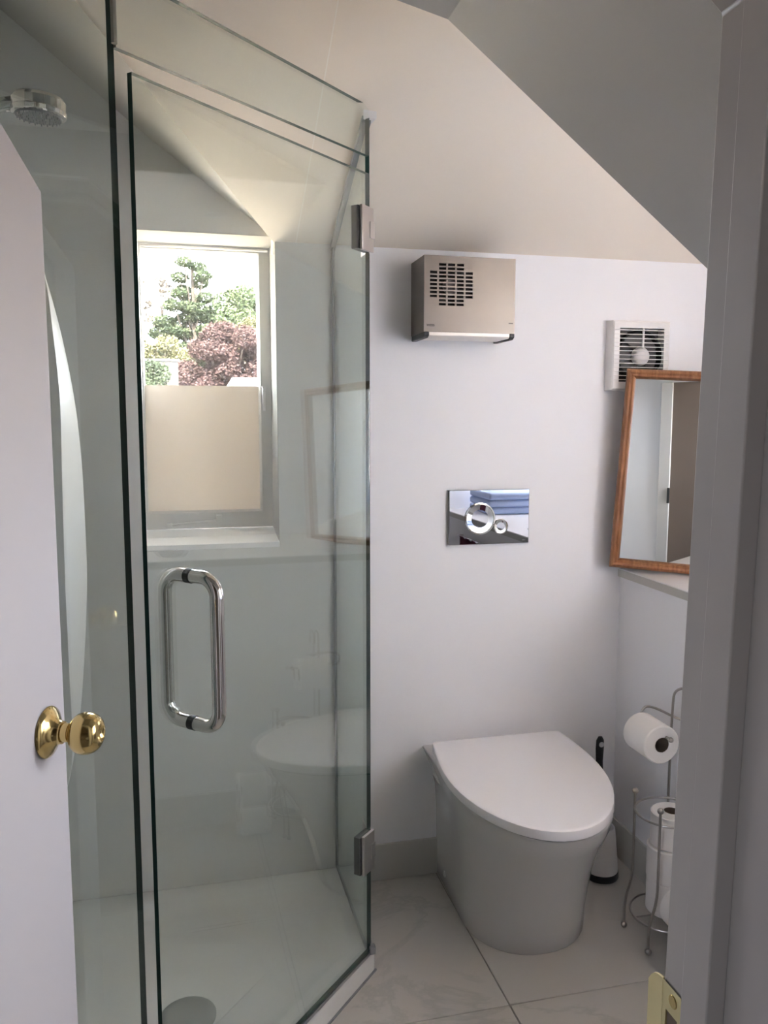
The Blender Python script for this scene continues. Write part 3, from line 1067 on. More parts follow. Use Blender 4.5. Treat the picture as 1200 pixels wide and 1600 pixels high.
colm = empty('shower_column', (XL, 2.0, 0.5), 'tall white bowed shower column panel behind the door knob inside the shower', 'shower column')
prof = [(-0.345, 2.100, 1.86), (-0.313, 2.095, 1.743), (-0.283, 1.971, 1.610), (-0.260, 1.871, 1.460), (-0.251, 1.800, 1.35), (-0.247, 1.756, 1.243), (-0.246, 1.735, 1.054), (-0.250, 1.765, 0.96), (-0.257, 1.815, 0.860), (-0.269, 1.908, 0.730), (-0.282, 1.994, 0.632), (-0.305, 2.090, 0.517), (-0.335, 2.100, 0.42)]
prof = [Vector(p) for p in prof]
def resample(pts, n=40):
    out = []
    for i in range(n + 1):
        t = i / n * (len(pts) - 1); k = min(int(t), len(pts) - 2); f = t - k
        p0 = pts[max(k - 1, 0)]; p1 = pts[k]; p2 = pts[k + 1]; p3 = pts[min(k + 2, len(pts) - 1)]
        out.append(0.5 * ((2 * p1) + (p2 - p0) * f + (2 * p0 - 5 * p1 + 4 * p2 - p3) * f * f + (3 * p1 - p0 - 3 * p2 + p3) * f ** 3))
    return out


rows = []
for p in resample(prof):
    x, yn, z = p
    yf = 2.104
    th = 0.018
    rows.append([(x, yf, z), (x + 0.001, (yf + yn) / 2, z), (x, yn, z), (x - th, yn + 0.004, z), (x - th, yf, z)])
bm = bmesh.new()
loft(bm, rows)
obj('front_panel', bm, M['plastic'], colm, angle=60)
for z in (0.62, 1.15, 1.65):
    bm = B(XL, 2.05, z - 0.03, -0.262 if z == 1.15 else -0.300, 2.09, z + 0.03)
    obj('wall_bracket', bm, M['acrylic'], colm, bevel=0.004)

# ------------------------------------------------------------------ wall heater
hx0, hx1, hz0, hz1, hy0 = 0.640, 0.905, 1.645, 1.850, 2.182
heater = empty('wall_heater', (0.77, YB, 1.64), 'boxy brushed stainless wall heater with a slotted grille under the ceiling', 'heater')
Wd, Hd = hx1 - hx0, hz1 - hz0
colc = [0.0270 + 0.0256 * i for i in range(5)]
rowc = [0.0235 + 0.01062 * i for i in range(11)]
us = [0.0]
for c in colc: us += [c - 0.0104, c + 0.0104]
us.append(Wd)
vs = [0.0]
for c in rowc: vs += [c - 0.0034, c + 0.0034]
vs.append(Hd)
holes = set()
for i in range(5):
    for j in range(11):
        if i in (0, 4) and (j < 2 or j > 8): continue
        holes.add((1 + 2 * i, 1 + 2 * j))
bm = bmesh.new()
plate_cells(bm, us, vs, holes, lambda u, v, k: (hx0 + u, hy0 + k, hz1 - v), inner=0.0025)
obj('front_plate', bm, M['steel'], heater, smooth=False)
bm = bmesh.new()
box(bm, hx0, hy0 + 0.0001, hz0, hx0 + 0.002, YB, hz1)
box(bm, hx1 - 0.002, hy0 + 0.0001, hz0, hx1, YB, hz1)
box(bm, hx0 + 0.002, hy0 + 0.0001, hz1 - 0.002, hx1 - 0.002, YB, hz1)
obj('casing', bm, M['steel'], heater, smooth=False)
obj('shade_backing', B(hx0 + 0.003, hy0 + 0.012, hz0 + 0.004, hx1 - 0.003, hy0 + 0.016, hz1 - 0.004), M['dark'], heater, smooth=False)  # dark sheet standing in for the shade inside the casing
bm = bmesh.new()
lathe(bm, [(0.0005, 0), (0.022, 0.0), (0.022, -0.004), (0.0005, -0.004)], (hx0 + 0.078, hy0 + 0.012, hz1 - 0.080), (0, 1, 0), 24)
obj('fan_hub', bm, M['blade'], heater)
bm = bmesh.new()
prism_yz(bm, [(hy0 - 0.001, hz0), (hy0 - 0.001, hz0 - 0.009), (hy0 + 0.006, hz0 - 0.013), (YB - 0.03, hz0 - 0.013), (YB - 0.03, hz0)], hx0 + 0.015, hx1 - 0.015)
obj('base_strip', bm, principled('pale_aluminium', (0.80, 0.76, 0.72), 0.30, metal=0.3), heater, bevel=0.001)
for a, b in ((hx0, hx0 + 0.015), (hx1 - 0.015, hx1)):
    bm = bmesh.new()
    prism_yz(bm, [(hy0 - 0.002, hz0 + 0.001), (hy0 - 0.002, hz0 - 0.010), (hy0 + 0.010, hz0 - 0.016), (YB - 0.005, hz0 - 0.016), (YB - 0.005, hz0 + 0.001)], a, b)
    obj('end_cap', bm, M['black'], heater, bevel=0.0025)
obj('badge_mark', B(hx0 + 0.247, hy0 - 0.0004, hz1 - 0.1775, hx0 + 0.260, hy0, hz1 - 0.1747), M['ink'], heater, smooth=False)


def text_obj(name, body, size, loc, rot, mat, parent, ext=0.0002, bold=0.0, sx=1.0):
    c = bpy.data.curves.new(name, 'FONT')
    c.body = body
    c.size = size
    c.extrude = ext
    c.offset = bold
    c.align_x = 'LEFT'
    o = bpy.data.objects.new(name, c)
    COL.objects.link(o)
    o.location = loc
    o.rotation_euler = rot
    o.scale = (sx, 1, 1)
    o.data.materials.append(mat)
    bpy.context.view_layer.update()
    dg = bpy.context.evaluated_depsgraph_get()
    me = bpy.data.meshes.new_from_object(o.evaluated_get(dg))
    me.transform(o.matrix_world)
    bpy.data.objects.remove(o)
    o2 = bpy.data.objects.new(name, me)
    link(o2, parent)
    return o2


text_obj('lettering', 'WEISS', 0.0083, (hx0 + 0.0075, hy0 - 0.0003, hz1 - 0.1895), (R(90), 0, 0), M['ink'], heater, bold=0.0002, sx=1.0)

# ------------------------------------------------------------------ extractor fan
fx0, fx1, fz0, fz1, fy0 = 1.262, 1.455, 1.497, 1.705, 2.272
fan = empty('extractor_fan', (1.36, YB, 1.5), 'square white extractor fan with horizontal slats partly behind the mirror', 'fan')
bm = bmesh.new()
ox0, ox1, oz0, oz1 = 1.284, 1.434, 1.521, 1.683
sect = [[(fx0 - 0.002, YB, fz0 - 0.002), (fx1 + 0.002, YB, fz0 - 0.002), (fx1 + 0.002, YB, fz1 + 0.002), (fx0 - 0.002, YB, fz1 + 0.002)],
        [(fx0, fy0 + 0.004, fz0), (fx1, fy0 + 0.004, fz0), (fx1, fy0 + 0.004, fz1), (fx0, fy0 + 0.004, fz1)],
        [(fx0 + 0.004, fy0, fz0 + 0.004), (fx1 - 0.004, fy0, fz0 + 0.004), (fx1 - 0.004, fy0, fz1 - 0.004), (fx0 + 0.004, fy0, fz1 - 0.004)],
        [(ox0, fy0, oz0), (ox1, fy0, oz0), (ox1, fy0, oz1), (ox0, fy0, oz1)],
        [(ox0, fy0 + 0.036, oz0), (ox1, fy0 + 0.036, oz0), (ox1, fy0 + 0.036, oz1), (ox0, fy0 + 0.036, oz1)]]
loft(bm, sect, False, True)
housing = obj('housing', bm, M['plastic'], fan)
bm = bmesh.new()
lathe(bm, [(0.076, 0.0), (0.076, -0.024), (0.070, -0.024), (0.070, -0.001), (0.0005, -0.001)], (1.359, fy0 + 0.035, 1.602), (0, 1, 0), 40, False, True)
obj('fan_throat', bm, M['dark'], fan)
bm = bmesh.new()
box(bm, ox0 + 0.001, fy0 + 0.033, oz0 + 0.001, ox1 - 0.001, fy0 + 0.0355, oz1 - 0.001)
obj('back_plate', bm, M['blade'], fan, smooth=False)
for i in range(5):
    a0 = R(20 + 72 * i)
    bm = bmesh.new()
    pts = []
    for k in range(6):
        a = a0 + R(44 * k / 5)
        pts.append((a, 0.066))
    inner = [(a0 + R(10), 0.018), (a0 + R(34), 0.018)]
    ring = [(r * math.cos(a), r * math.sin(a)) for a, r in [inner[0]] + pts + [inner[1]]]
    n_ = len(ring)
    f = [(1.359 + x, fy0 + 0.020 + 0.006 * (j / n_), 1.602 + z) for j, (x, z) in enumerate(ring)]
    loft(bm, [f, [(x, y + 0.0015, z) for x, y, z in f]])
    obj('fan_blade', bm, M['blade'], fan, smooth=False)
bm = bmesh.new()
lathe(bm, [(0.0005, -0.012), (0.010, -0.0110), (0.019, -0.008), (0.025, -0.003), (0.0285, 0.004), (0.0290, 0.012), (0.0005, 0.012)], (1.366, fy0 + 0.012, 1.600), (0, 1, 0), 40)
obj('motor_hub', bm, M['hub_plastic'], fan)
bm = bmesh.new()
box(bm, 1.3635, fy0 + 0.004, 1.622, 1.3695, fy0 + 0.010, oz1 + 0.001)
obj('hub_strut', bm, M['hub_plastic'], fan, bevel=0.001)
nsl = 13
for i in range(nsl):
    z = oz1 - 0.0065 - 0.0124 * i
    if z < oz0 + 0.004: break
    bm = B(fx0 + 0.006, fy0 - 0.0022, z - 0.0011, fx1 - 0.006, fy0 + 0.0024, z + 0.0011)
    obj('slat', bm, M['slat'], fan, bevel=0.0005, seg=1)

# ------------------------------------------------------------------ flush plate
fl = empty('flush_plate', (0.88, YB, 1.03), 'mirror-chrome dual flush plate with two round buttons above the toilet', 'flush plate')
bm = B(0.756, 2.300, 1.032, 1.012, YB, 1.197)
obj('plate', bm, M['plate_mirror'], fl, bevel=0.0015)


def dish(name, c, r, y, mat):
    e = bmesh.new()
    lathe(e, [(r * 1.02, 0.002), (r * 1.02, -0.0018), (r * 0.94, -0.0030), (r * 0.90, -0.0012), (r * 0.55, 0.0006), (0.0005, 0.0012)], (c[0], y, c[1]), (0, 1, 0), 48, False, True)
    return obj(name, e, mat, fl, angle=30)


dish('flush_button', (0.853, 1.110), 0.0475, 2.2995, M['mirror'])
dish('flush_button', (0.920, 1.085), 0.0225, 2.2995, M['mirror'])
text_obj('lettering', 'GEBERIT', 0.0030, (0.990, 2.2997, 1.040), (R(90), 0, 0), M['grey_print'], fl)

# ------------------------------------------------------------------ toilet
wc_ = empty('toilet', (0.905, 2.0, 0), 'white back-to-wall toilet with its D-shaped lid closed', 'toilet')
TC = 0.907


def bowl_ring(z, wr, wm, ys, yf, n=18, yb=YB - 0.0005, e=2.15):
    pts = []
    for k in range(5):
        t = k / 4
        w = wr + (wm - wr) * (t ** 0.7)
        pts.append((TC - w, yb + (ys - yb) * t, z))
    for k in range(1, n):
        a = math.pi * k / n
        cx, sy = math.cos(a), math.sin(a)
        x = -wm * math.copysign(abs(cx) ** (2 / e), cx)
        y = ys - (ys - yf) * abs(sy) ** (2 / e)
        pts.append((TC + x, y, z))
    for k in range(5):
        t = 1 - k / 4
        w = wr + (wm - wr) * (t ** 0.7)
        pts.append((TC + w, yb + (ys - yb) * t, z))
    return pts


bm = bmesh.new()
spec = [(0.0, 0.178, 0.176, 2.06, 1.860), (0.004, 0.180, 0.178, 2.06, 1.857), (0.06, 0.180, 0.179, 2.06, 1.848), (0.14, 0.180, 0.182, 2.05, 1.826), (0.22, 0.181, 0.187, 2.04, 1.796),
        (0.29, 0.186, 0.196, 2.03, 1.755), (0.34, 0.198, 0.204, 2.03, 1.722), (0.375, 0.212, 0.210, 2.03, 1.696), (0.400, 0.222, 0.211, 2.03, 1.686),
        (0.407, 0.226, 0.2115, 2.03, 1.683), (0.4115, 0.225, 0.2105, 2.03, 1.685), (0.413, 0.222, 0.208, 2.03, 1.690)]
loft(bm, [bowl_ring(*s) for s in spec])
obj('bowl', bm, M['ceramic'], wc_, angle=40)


def lid_ring(z, d, yb=2.248, w=0.222, wr=0.206, yf=1.655, ys=2.03, n=28, e=2.0):
    pts = []
    w, wr, yb, yf = w - d, wr - d, yb - d, yf + d
    rc = 0.018
    cx = TC - 0.010
    for k in range(5):
        a = R(90 * k / 4)
        pts.append((cx - wr + rc - rc * math.sin(a), yb - rc + rc * math.cos(a), z))
    for k in range(1, 6):
        t = k / 6
        ww = wr + (w - wr) * math.sin(t * math.pi / 2)
        pts.append((cx - ww, yb - rc + (ys - yb + rc) * t, z))
    for k in range(0, n + 1):
        a = math.pi * k / n
        c_, s_ = math.cos(a), math.sin(a)
        pts.append((cx - w * math.copysign(abs(c_) ** (2 / e), c_), ys - (ys - yf) * abs(s_) ** (2 / e), z))
    for k in range(5, 0, -1):
        t = k / 6
        ww = wr + (w - wr) * math.sin(t * math.pi / 2)
        pts.append((cx + ww, yb - rc + (ys - yb + rc) * t, z))
    for k in range(4, -1, -1):
        a = R(90 * k / 4)
        pts.append((cx + wr - rc + rc * math.sin(a), yb - rc + rc * math.cos(a), z))
    return pts


bm = bmesh.new()
loft(bm, [lid_ring(0.4135, 0.020), lid_ring(0.420, 0.019), lid_ring(0.4235, 0.020)])
obj('seat', bm, M['seal'], wc_, angle=40)  # grey colour paints in the dark gap between lid and bowl
bm = bmesh.new()
loft(bm, [lid_ring(0.4245, 0.003), lid_ring(0.4255, 0.0008), lid_ring(0.427, 0.0), lid_ring(0.4465, 0.0), lid_ring(0.4488, 0.0006), lid_ring(0.4500, 0.0025), lid_ring(0.4508, 0.012), lid_ring(0.4515, 0.07)])
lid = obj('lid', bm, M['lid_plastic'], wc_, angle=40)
bm = B(0.75, 2.225, 0.413, 1.05, 2.262, 0.438)
obj('hinge_cover', bm, M['lid_plastic'], wc_, bevel=0.006)
for sx in (TC - 0.186, TC + 0.186):
    bm = bmesh.new()
    lathe(bm, [(0.0005, 0), (0.007, 0), (0.007, 0.002), (0.0005, 0.003)], (sx - 0.006, 2.285, 0.4125), (0, 0, 1), 14)
    obj('seat_bolt', bm, M['chrome'], wc_)
bm = bmesh.new()
lathe(bm, [(0.0105, 0), (0.0105, 0.0015), (0.009, 0.003), (0.006, 0.003), (0.005, 0.0018), (0.0005, 0.0018)], (TC - 0.1795, 2.215, 0.045), (-1, 0, 0), 20)
obj('bolt_cap', bm, M['ceramic'], wc_)

for ch in wc_.children:
    for v in ch.data.vertices:
        yw = v.co.y
        v.co.x += (0.044 + 0.04 * v.co.z) * (yw - 2.29) if yw < 2.29 else 0.0

# ------------------------------------------------------------------ toilet brush
br = empty('toilet_brush', (1.225, 2.165, 0), 'white toilet brush pot with a black base and black handle in the corner', 'toilet brush')
bc = (1.218, 2.170, 0)
bm = bmesh.new()
lathe(bm, [(0.0005, 0), (0.052, 0), (0.0535, 0.004), (0.0525, 0.018), (0.050, 0.021), (0.0005, 0.021)], bc, (0, 0, 1), 36)
obj('base', bm, M['black'], br)
bm = bmesh.new()
lathe(bm, [(0.050, 0.0205), (0.048, 0.06), (0.0425, 0.120), (0.0385, 0.158), (0.0365, 0.161), (0.034, 0.158), (0.036, 0.12), (0.042, 0.03)], bc, (0, 0, 1), 36, False, True)
obj('pot', bm, M['plastic'], br)
bm = bmesh.new()
lathe(bm, [(0.0005, 0.03), (0.026, 0.035), (0.028, 0.09), (0.020, 0.11), (0.0005, 0.112)], bc, (0, 0, 1), 20)
obj('bristles', bm, M['plastic'], br)
bm = bmesh.new()
hp = [Vector((1.216, 2.170, 0.10)), Vector((1.210, 2.168, 0.20)), Vector((1.203, 2.165, 0.29)), Vector((1.199, 2.163, 0.335)), Vector((1.197, 2.162, 0.375)), Vector((1.197, 2.161, 0.415)), Vector((1.197, 2.160, 0.440)), Vector((1.197, 2.160, 0.452))]
rad = [0.005, 0.0055, 0.009, 0.0118, 0.0115, 0.0135, 0.0125, 0.006]
tube(bm, hp, rad, 18)
for v in bm.verts:
    if v.co.z > 0.30: v.co.y = 2.162 + (v.co.y - 2.162) * 0.6
obj('handle', bm, M['black'], br, angle=70)
bm = bmesh.new()
ring_pts = arc((1.1965, 2.1505, 0.430), 0.0066, 0, 360, 20, (1, 0, 0), (0, 0, 1))[:-1]
tube(bm, ring_pts, 0.0016, 8, closed=True)
lathe(bm, [(0.0005, 0), (0.0060, 0), (0.0060, 0.001), (0.0005, 0.001)], (1.1965, 2.1515, 0.430), (0, 1, 0), 18)
obj('hanging_eye', bm, M['grey_print'], br)

# ------------------------------------------------------------------ toilet roll stand
SC = Vector((1.230, 1.842, 0))
st = empty('toilet_roll_stand', tuple(SC), 'chrome wire toilet roll stand beside the toilet at the right wall', 'roll stand')
offs = [(-0.066, 0.060), (-0.066, -0.062), (0.066, -0.062)]
for dx, dy in offs:
    u_ = Vector((dx, dy, 0)).normalized()
    p = SC + Vector((dx, dy, 0))
    o_ = Vector((-0.013, 0.013, 0)) if dx < 0 else u_ * 0.018
    bm = bmesh.new()
    tube(bm, smooth_path([p + Vector((0, 0, 0.398)), p + Vector((0, 0, 0.25)), p + Vector((0, 0, 0.155)), p + o_ + Vector((0, 0, 0.085)), p + o_ + Vector((0, 0, 0.012))], 2), 0.0036, 10)
    post = obj('post', bm, M['wire'], st)
    bm = bmesh.new()
    sphere(bm, p + Vector((0, 0, 0.402)), 0.0085)
    obj('ball_finial', bm, M['wire'], post)
    bm = bmesh.new()
    sphere(bm, p + o_ + Vector((0, 0, 0.0088)), 0.0088)
    obj('ball_foot', bm, M['wire'], post)
for z, rr_ in ((0.362, 0.0905), (0.078, 0.0945)):
    bm = bmesh.new()
    tube(bm, arc(SC + Vector((0, 0, z)), rr_ - 0.003, 0, 360, 48, (1, 0, 0), (0, 1, 0))[:-1], 0.003, 8, closed=True)
    obj('ring', bm, M['wire'], st)
bm = bmesh.new()
tube(bm, [SC + Vector((-0.09, 0.0, 0.078)), SC + Vector((0.09, 0, 0.078))], 0.0025, 8)
tube(bm, [SC + Vector((0, -0.09, 0.0785)), SC + Vector((0, 0.09, 0.0785))], 0.0025, 8)
obj('cross_wire', bm, M['wire'], st)
bm = bmesh.new()
PP = Vector((1.281, 1.925, 0))
tube(bm, smooth_path([PP + Vector((0, 0.0, 0.078)), PP + Vector((0, 0, 0.40)), PP + Vector((0.002, 0, 0.640)), PP + Vector((0.008, 0, 0.664)), PP + Vector((0.03, -0.002, 0.672)), PP + Vector((0.052, -0.004, 0.664)), PP + Vector((0.054, -0.004, 0.62))], 2), 0.0036, 10)
tube(bm, [PP + Vector((0, 0, 0.078)), SC + Vector((0.04, 0.076, 0.078))], 0.003, 8)
tube(bm, [PP + Vector((0, 0, 0.362)), SC + Vector((0.04, 0.076, 0.362))], 0.003, 8)
obj('pole', bm, M['wire'], st)
bm = bmesh.new()
RC = Vector((1.200, 1.895, 0.553))
tube(bm, smooth_path([(1.212, 1.822, 0.5725), (1.212, 1.90, 0.5725), (1.212, 1.968, 0.5725), (1.222, 1.986, 0.580), (1.234, 1.988, 0.602), (1.246, 1.976, 0.607), (1.264, 1.950, 0.603), (1.281, 1.925, 0.594), (1.320, 1.905, 0.580)], 2), 0.0034, 10)
arm = obj('roll_arm', bm, M['wire'], st)
bm = bmesh.new()
sphere(bm, (1.212, 1.820, 0.5725), 0.0072)
obj('ball_end', bm, M['wire'], arm)


def roll(name, c, axis, r, h, rin, label, group=None):
    e = empty(name, c, label, 'toilet roll', group)
    bm = bmesh.new()
    lathe(bm, [(rin, -h / 2), (r - 0.003, -h / 2), (r, -h / 2 + 0.003), (r, h / 2 - 0.003), (r - 0.003, h / 2), (rin, h / 2)], c, axis, 48, False, False)
    obj('paper', bm, M['paper'], e)
    bm = bmesh.new()
    lathe(bm, [(rin, h / 2), (rin, -h / 2), (rin + 0.0012, -h / 2), (rin + 0.0012, h / 2), (rin, h / 2)], c, axis, 32, False, False)
    obj('core', bm, M['core'], e)
    return e


roll('toilet_roll', (1.200, 1.895, 0.5515), (0, 1, 0), 0.052, 0.108, 0.0195, 'white toilet roll hanging on the arm of the wire stand')
RCX, RCY = 1.2405, 1.848
labs = ['bottom spare toilet roll of the stack inside the wire stand', 'middle spare toilet roll of the stack inside the wire stand', 'top spare toilet roll with its open core showing, in the wire stand']
for k, (dx, h) in enumerate(((0.000, 0.092), (-0.002, 0.092), (0.002, 0.092))):
    roll('toilet_roll', (RCX + dx, RCY, 0.082 + 0.0465 + 0.0935 * k), (0, 0, 1), 0.0575 if k < 2 else 0.054, h, 0.0195, labs[k], 'spare toilet rolls stacked in the wire stand')
roll('toilet_roll', (1.230, 1.690, 0.0565), (0, -1, 0), 0.056, 0.095, 0.0195, 'toilet roll on the floor underneath the roll that peeks past the door frame')
roll('toilet_roll', (1.199, 1.690, 0.1665), (0, -1, 0), 0.056, 0.095, 0.0195, 'toilet roll whose rounded white edge just peeks past the door frame')

# ------------------------------------------------------------------ framed mirror on the ledge
mirror = empty('framed_mirror', (1.27, 2.26, 0.95), 'wood-framed mirror leaning tilted on the ledge in front of the fan', 'mirror')
ma = R(28)
mr_ = R(-3.3)
mo = Vector((1.266, 2.264, 0.955))
dx_ = Vector((math.cos(ma), -math.sin(ma), 0)); nn = Vector((-math.sin(ma), -math.cos(ma), 0))
ex = (dx_ * math.cos(mr_) + Vector((0, 0, 1)) * math.sin(mr_)).normalized()
ez = (-dx_ * math.sin(mr_) + Vector((0, 0, 1)) * math.cos(mr_)).normalized()
MW, MH = 0.56, 0.605


def mp(u, v, k): return mo + ex * u + ez * v + nn * k


fprof = [(0, 0.0), (0, 0.012), (0.004, 0.018), (0.010, 0.020), (0.016, 0.016), (0.021, 0.0175), (0.026, 0.013), (0.029, 0.006), (0.029, 0.0)]
for side in range(4):
    bm = bmesh.new()
    cs = [(0, 0, 1, 1), (MW, 0, -1, 1), (MW, MH, -1, -1), (0, MH, 1, -1)]
    a, b = cs[side], cs[(side + 1) % 4]
    loft(bm, [[mp(c[0] + c[2] * i, c[1] + c[3] * i, k) for i, k in fprof] for c in (a, b)])
    obj('frame_rail', bm, M['wood'], mirror, angle=50)
bm = bmesh.new()
loft(bm, [[mp(0.024, 0.024, 0.004), mp(MW - 0.024, 0.024, 0.004), mp(MW - 0.024, MH - 0.024, 0.004), mp(0.024, MH - 0.024, 0.004)],
          [mp(0.024, 0.024, 0.001), mp(MW - 0.024, 0.024, 0.001), mp(MW - 0.024, MH - 0.024, 0.001), mp(0.024, MH - 0.024, 0.001)]])
obj('mirror_glass', bm, M['mirror'], mirror, smooth=False)
bm = bmesh.new()
loft(bm, [[mp(0.004, 0.004, 0.0008), mp(MW - 0.004, 0.004, 0.0008), mp(MW - 0.004, MH - 0.004, 0.0008), mp(0.004, MH - 0.004, 0.0008)],
          [mp(0.004, 0.004, -0.003), mp(MW - 0.004, 0.004, -0.003), mp(MW - 0.004, MH - 0.004, -0.003), mp(0.004, MH - 0.004, -0.003)]])
obj('backing_board', bm, M['bedwood'], mirror, smooth=False)

# taupe cupboard door and white trim on the door wall, seen mirrored in the framed mirror
struct('trim_4', B(0.620, YF1, 0.0, 0.680, YF1 + 0.018, 1.60), M['trim_paint'], bevel=0.002)
cup = empty('door_2', (0.680, YF1, 0), kind='structure')
obj('door_leaf', B(0.680, YF1, 0.0, 0.980, YF1 + 0.010, 1.60), M['taupe'], cup, bevel=0.002)
obj('hinge', B(0.672, YF1 + 0.018, 0.98, 0.684, YF1 + 0.024, 1.06), M['hinge_dark'], cup)

# ------------------------------------------------------------------ towels and dish seen only in reflections
tw = empty('folded_towel', (1.62, 0.66, ZL), 'pale blue folded towel on the ledge, seen mirrored in the flush plate', 'towel')
for k in range(3):
    obj('fold', B(1.46, 0.50, ZL + 0.001 + 0.036 * k, 1.78, 0.80, ZL + 0.036 * (k + 1)), M['towel_blue'], tw, bevel=0.012, seg=3)
bm = bmesh.new()
pts = []
for i in range(25):
    t = i / 24
    pts.append((XW - 0.024 - 0.006 * math.sin(t * 22), 0.80 + 0.30 * t))
loft(bm, [[(x, y, z) for x, y in pts] + [(x - 0.006, y, z) for x, y in reversed(pts)] for z in (0.42, 0.84)])
hook = obj('hand_towel', bm, M['towel_red'])
tag(hook, 'burgundy towel hanging on the right wall, seen mirrored in the flush plate', 'towel')
rail = bmesh.new()
tube(rail, [(XW - 0.024, 0.76, 0.836), (XW - 0.024, 1.14, 0.836)], 0.005, 10)
for y in (0.765, 1.135): tube(rail, [(XW, y, 0.836), (XW - 0.024, y, 0.836)], 0.005, 8)
tr_ = obj('towel_rail', rail, M['chrome'])
tag(tr_, 'short chrome towel rail on the right wall carrying the burgundy towel', 'towel rail')
bm = bmesh.new()
lathe(bm, [(0.0005, 0.0), (0.040, 0.0), (0.052, 0.014), (0.050, 0.015), (0.038, 0.004), (0.0005, 0.004)], (1.437, 1.448, ZL), (0, 0, 1), 32)
sd = obj('soap_dish', bm, M['ceramic'])
tag(sd, 'small round white dish on the ledge, seen mirrored in the shower glass', 'dish')

# ------------------------------------------------------------------ outside
random.seed(7)
gr = obj('ground', B(-90, 3.2, -3.4, 90, 160, -3.2), M['lawn'], smooth=False)
gr['kind'] = 'structure'
gr2 = obj('ground', B(-90, -60, -3.4, 90, 3.2, -3.2), M['lawn'], smooth=False)
gr2['kind'] = 'structure'


def tree(name, base, clumps, mat, label, cat, leaf=0.22, per=900, trunk=0.18, group=None):
    e = empty(name, base, label, cat, group)
    bx, by, bz = base
    top = max(c[2] for c in clumps)
    bm = bmesh.new()
    cx = sum(c[0] for c in clumps) / len(clumps)
    tube(bm, [(bx, by, bz), (bx * 0.5 + cx * 0.5, by, (bz + top) / 2), (cx, by, top)], [trunk, trunk * 0.7, trunk * 0.25], 8)
    for c in clumps:
        zz = bz + (c[2] - bz) * 0.75
        tube(bm, [(cx, by, zz), (c[0], c[1], c[2])], [trunk * 0.3, trunk * 0.1], 5)
    obj('trunk', bm, M['bark'], e)
    vs_, fs_ = [], []
    for (x, y, z, rx, rz) in clumps:
        m = max(60, int(per * rx * rz))
        for _ in range(m):
            while True:
                u, v, w = (random.uniform(-1, 1) for _ in range(3))
                d = u * u + v * v + w * w
                if 0.25 < d < 1: break
            p = Vector((x + u * rx, y + v * rx, z + w * rz))
            a = Vector((random.gauss(0, 1), random.gauss(0, 1), random.gauss(0, 1))).normalized()
            b_ = a.orthogonal().normalized()
            s = leaf * random.uniform(0.5, 1.1)
            k = len(vs_)
            vs_ += [p - a * s, p + b_ * s * 0.6, p + a * s, p - b_ * s * 0.6]
            fs_.append((k, k + 1, k + 2, k + 3))
    me = bpy.data.meshes.new('foliage')
    me.from_pydata([tuple(v) for v in vs_], [], fs_)
    me.materials.append(mat)
    o = bpy.data.objects.new('foliage', me)
    link(o, e)
    o['kind'] = 'stuff'
    return e


G0 = -3.2
pine = []
for z, w, n in ((7.55, 0.28, 2), (7.2, 0.40, 2), (6.75, 0.35, 2), (6.3, 0.55, 3), (5.9, 0.8, 4), (5.4, 1.15, 6), (4.9, 1.35, 7), (4.3, 1.35, 7), (3.6, 1.3, 6), (2.8, 1.3, 5)):
    for k in range(n):
        a = (k / max(1, n - 1) - 0.5) * 2 if n > 1 else 0
        pine.append((0.42 + a * w + random.uniform(-0.1, 0.1), 34 + random.uniform(-0.6, 0.6), z + random.uniform(-0.15, 0.15), 0.34 + 0.12 * min(w, 1), 0.20 + 0.05 * w))
tree('pine_tree', (0.5, 34, G0), pine, M['leaf_pine'], 'tall dark green pine rising above the other trees outside the window', 'tree', 0.075, 5200, 0.22)
cl = [(2.2 + random.uniform(-0.8, 1.4), 30.5 + random.uniform(-.6, .6), 5.3 + random.uniform(-1.6, 0.5), 0.55, 0.5) for _ in range(22)]
tree('broadleaf_tree', (2.6, 30.5, G0), cl, M['leaf_light'], 'light green rounded tree at the right side of the window view', 'tree', 0.07, 4200)
cl = []
for k in range(80):
    a = random.uniform(-1, 1)
    cl.append((1.25 + a * 1.45, 24 + random.uniform(-.7, .7), 1.6 + random.uniform(0, 1) * 2.45 * math.sqrt(max(0.05, 1 - (a * 0.92) ** 2)), 0.38, 0.30))
tree('copper_beech', (1.2, 24, G0), cl, M['leaf_copper'], 'round copper-red tree in the middle of the window view', 'tree', 0.052, 6500)
cl = [(-0.75 + random.uniform(-1.0, 0.7), 27 + random.uniform(-.4, .4), 3.5 + random.uniform(-0.9, 0.45), 0.40, 0.32) for _ in range(22)]
tree('yellow_shrub', (-0.7, 27, G0), cl, M['leaf_yellow'], 'yellow-green bushy tree at the left of the window view', 'tree', 0.06, 4200)
cl = [(1.95 + random.uniform(-0.2, 0.3), 26.3, 4.0 + random.uniform(-0.5, 0.5), 0.26, 0.26) for _ in range(5)]
tree('yellow_tree', (2.0, 26.3, G0), cl, M['leaf_yellow'], 'small yellow-leaved tree top between the copper and light green trees', 'tree', 0.055, 4200)
cl = [(-1.15 + 0.12 * k, 21.2, 1.7 + random.uniform(0, 1.0), 0.24, 0.3) for k in range(6) for _ in range(2)]
tree('hedge', (-1.1, 21.2, G0), cl, M['leaf_hedge'], 'green hedge at the lower left of the window view beside the grey wall', 'hedge', 0.05, 5500)
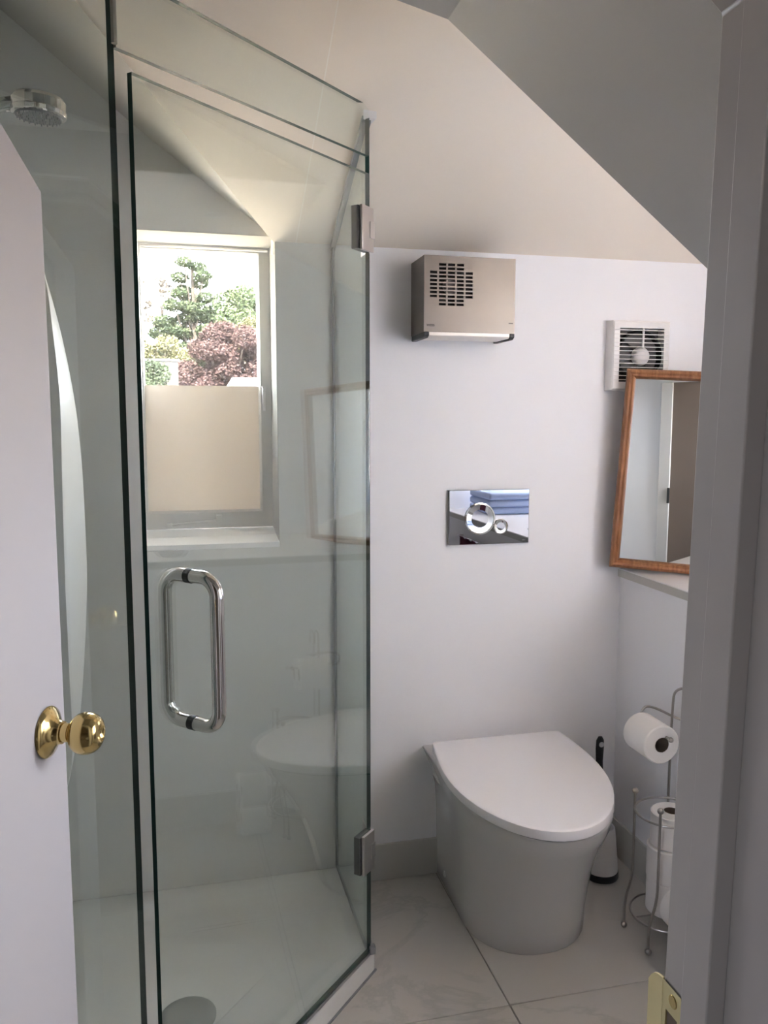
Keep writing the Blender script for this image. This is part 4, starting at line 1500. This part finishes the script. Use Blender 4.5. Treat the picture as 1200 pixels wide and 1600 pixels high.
for i, (x, z) in enumerate(((-3.1, 12.6), (-1.5, 13.9))):
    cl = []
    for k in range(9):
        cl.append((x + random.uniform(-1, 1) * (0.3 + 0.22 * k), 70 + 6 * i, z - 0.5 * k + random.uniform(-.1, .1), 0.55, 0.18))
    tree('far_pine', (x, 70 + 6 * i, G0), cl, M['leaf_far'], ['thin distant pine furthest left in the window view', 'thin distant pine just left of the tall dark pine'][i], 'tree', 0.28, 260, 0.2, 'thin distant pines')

shed = empty('garden_wall', (-0.7, 22, G0), 'grey rendered wall with a pale coping at the left of the window view', 'wall')
obj('wall_body', B(-3.0, 22.0, G0, -0.15, 22.2, 2.96), M['render_wall'], shed, smooth=False)
obj('coping', B(-3.0, 21.97, 2.96, -0.12, 22.23, 3.00), M['roof_white'], shed, smooth=False)
ob = empty('outbuilding', (2.0, 20, G0), 'small white-roofed building at the lower right of the window view', 'building')
obj('walls', B(1.12, 20.0, G0, 5.0, 22.0, 2.25), M['render_wall'], ob, smooth=False)
bm = bmesh.new()
loft(bm, [[(1.02, 19.9, 2.25), (1.10, 19.9, 2.44), (1.32, 20.8, 2.44), (1.02, 21.8, 2.25)], [(5.0, 19.9, 2.25), (5.0, 19.9, 2.475), (5.0, 20.8, 2.475), (5.0, 21.8, 2.25)]])
obj('roof', bm, M['roof_white'], ob, smooth=False)
bm = bmesh.new()
prism_xz(bm, [(1.02, 2.25), (1.34, 2.25), (1.16, 2.42)], 19.86, 19.89)
obj('gable', bm, M['roof_gable'], ob, smooth=False)
bm = bmesh.new()
rows = []
for i in range(31):
    x = -60 + 4 * i
    rows.append([(x, 120, G0), (x, 125, 11 + 1.6 * math.sin(i * 0.9) + 1.0 * math.sin(i * 2.3))])
vr = [[bm.verts.new(p) for p in r] + [bm.verts.new((r[1][0], 140, G0))] for r in rows]
for a, b in zip(vr, vr[1:]):
    bm.faces.new((a[0], a[1], b[1], b[0])); bm.faces.new((a[1], a[2], b[2], b[1]))
hl = obj('hill', bm, M['hill'])
hl['kind'] = 'structure'
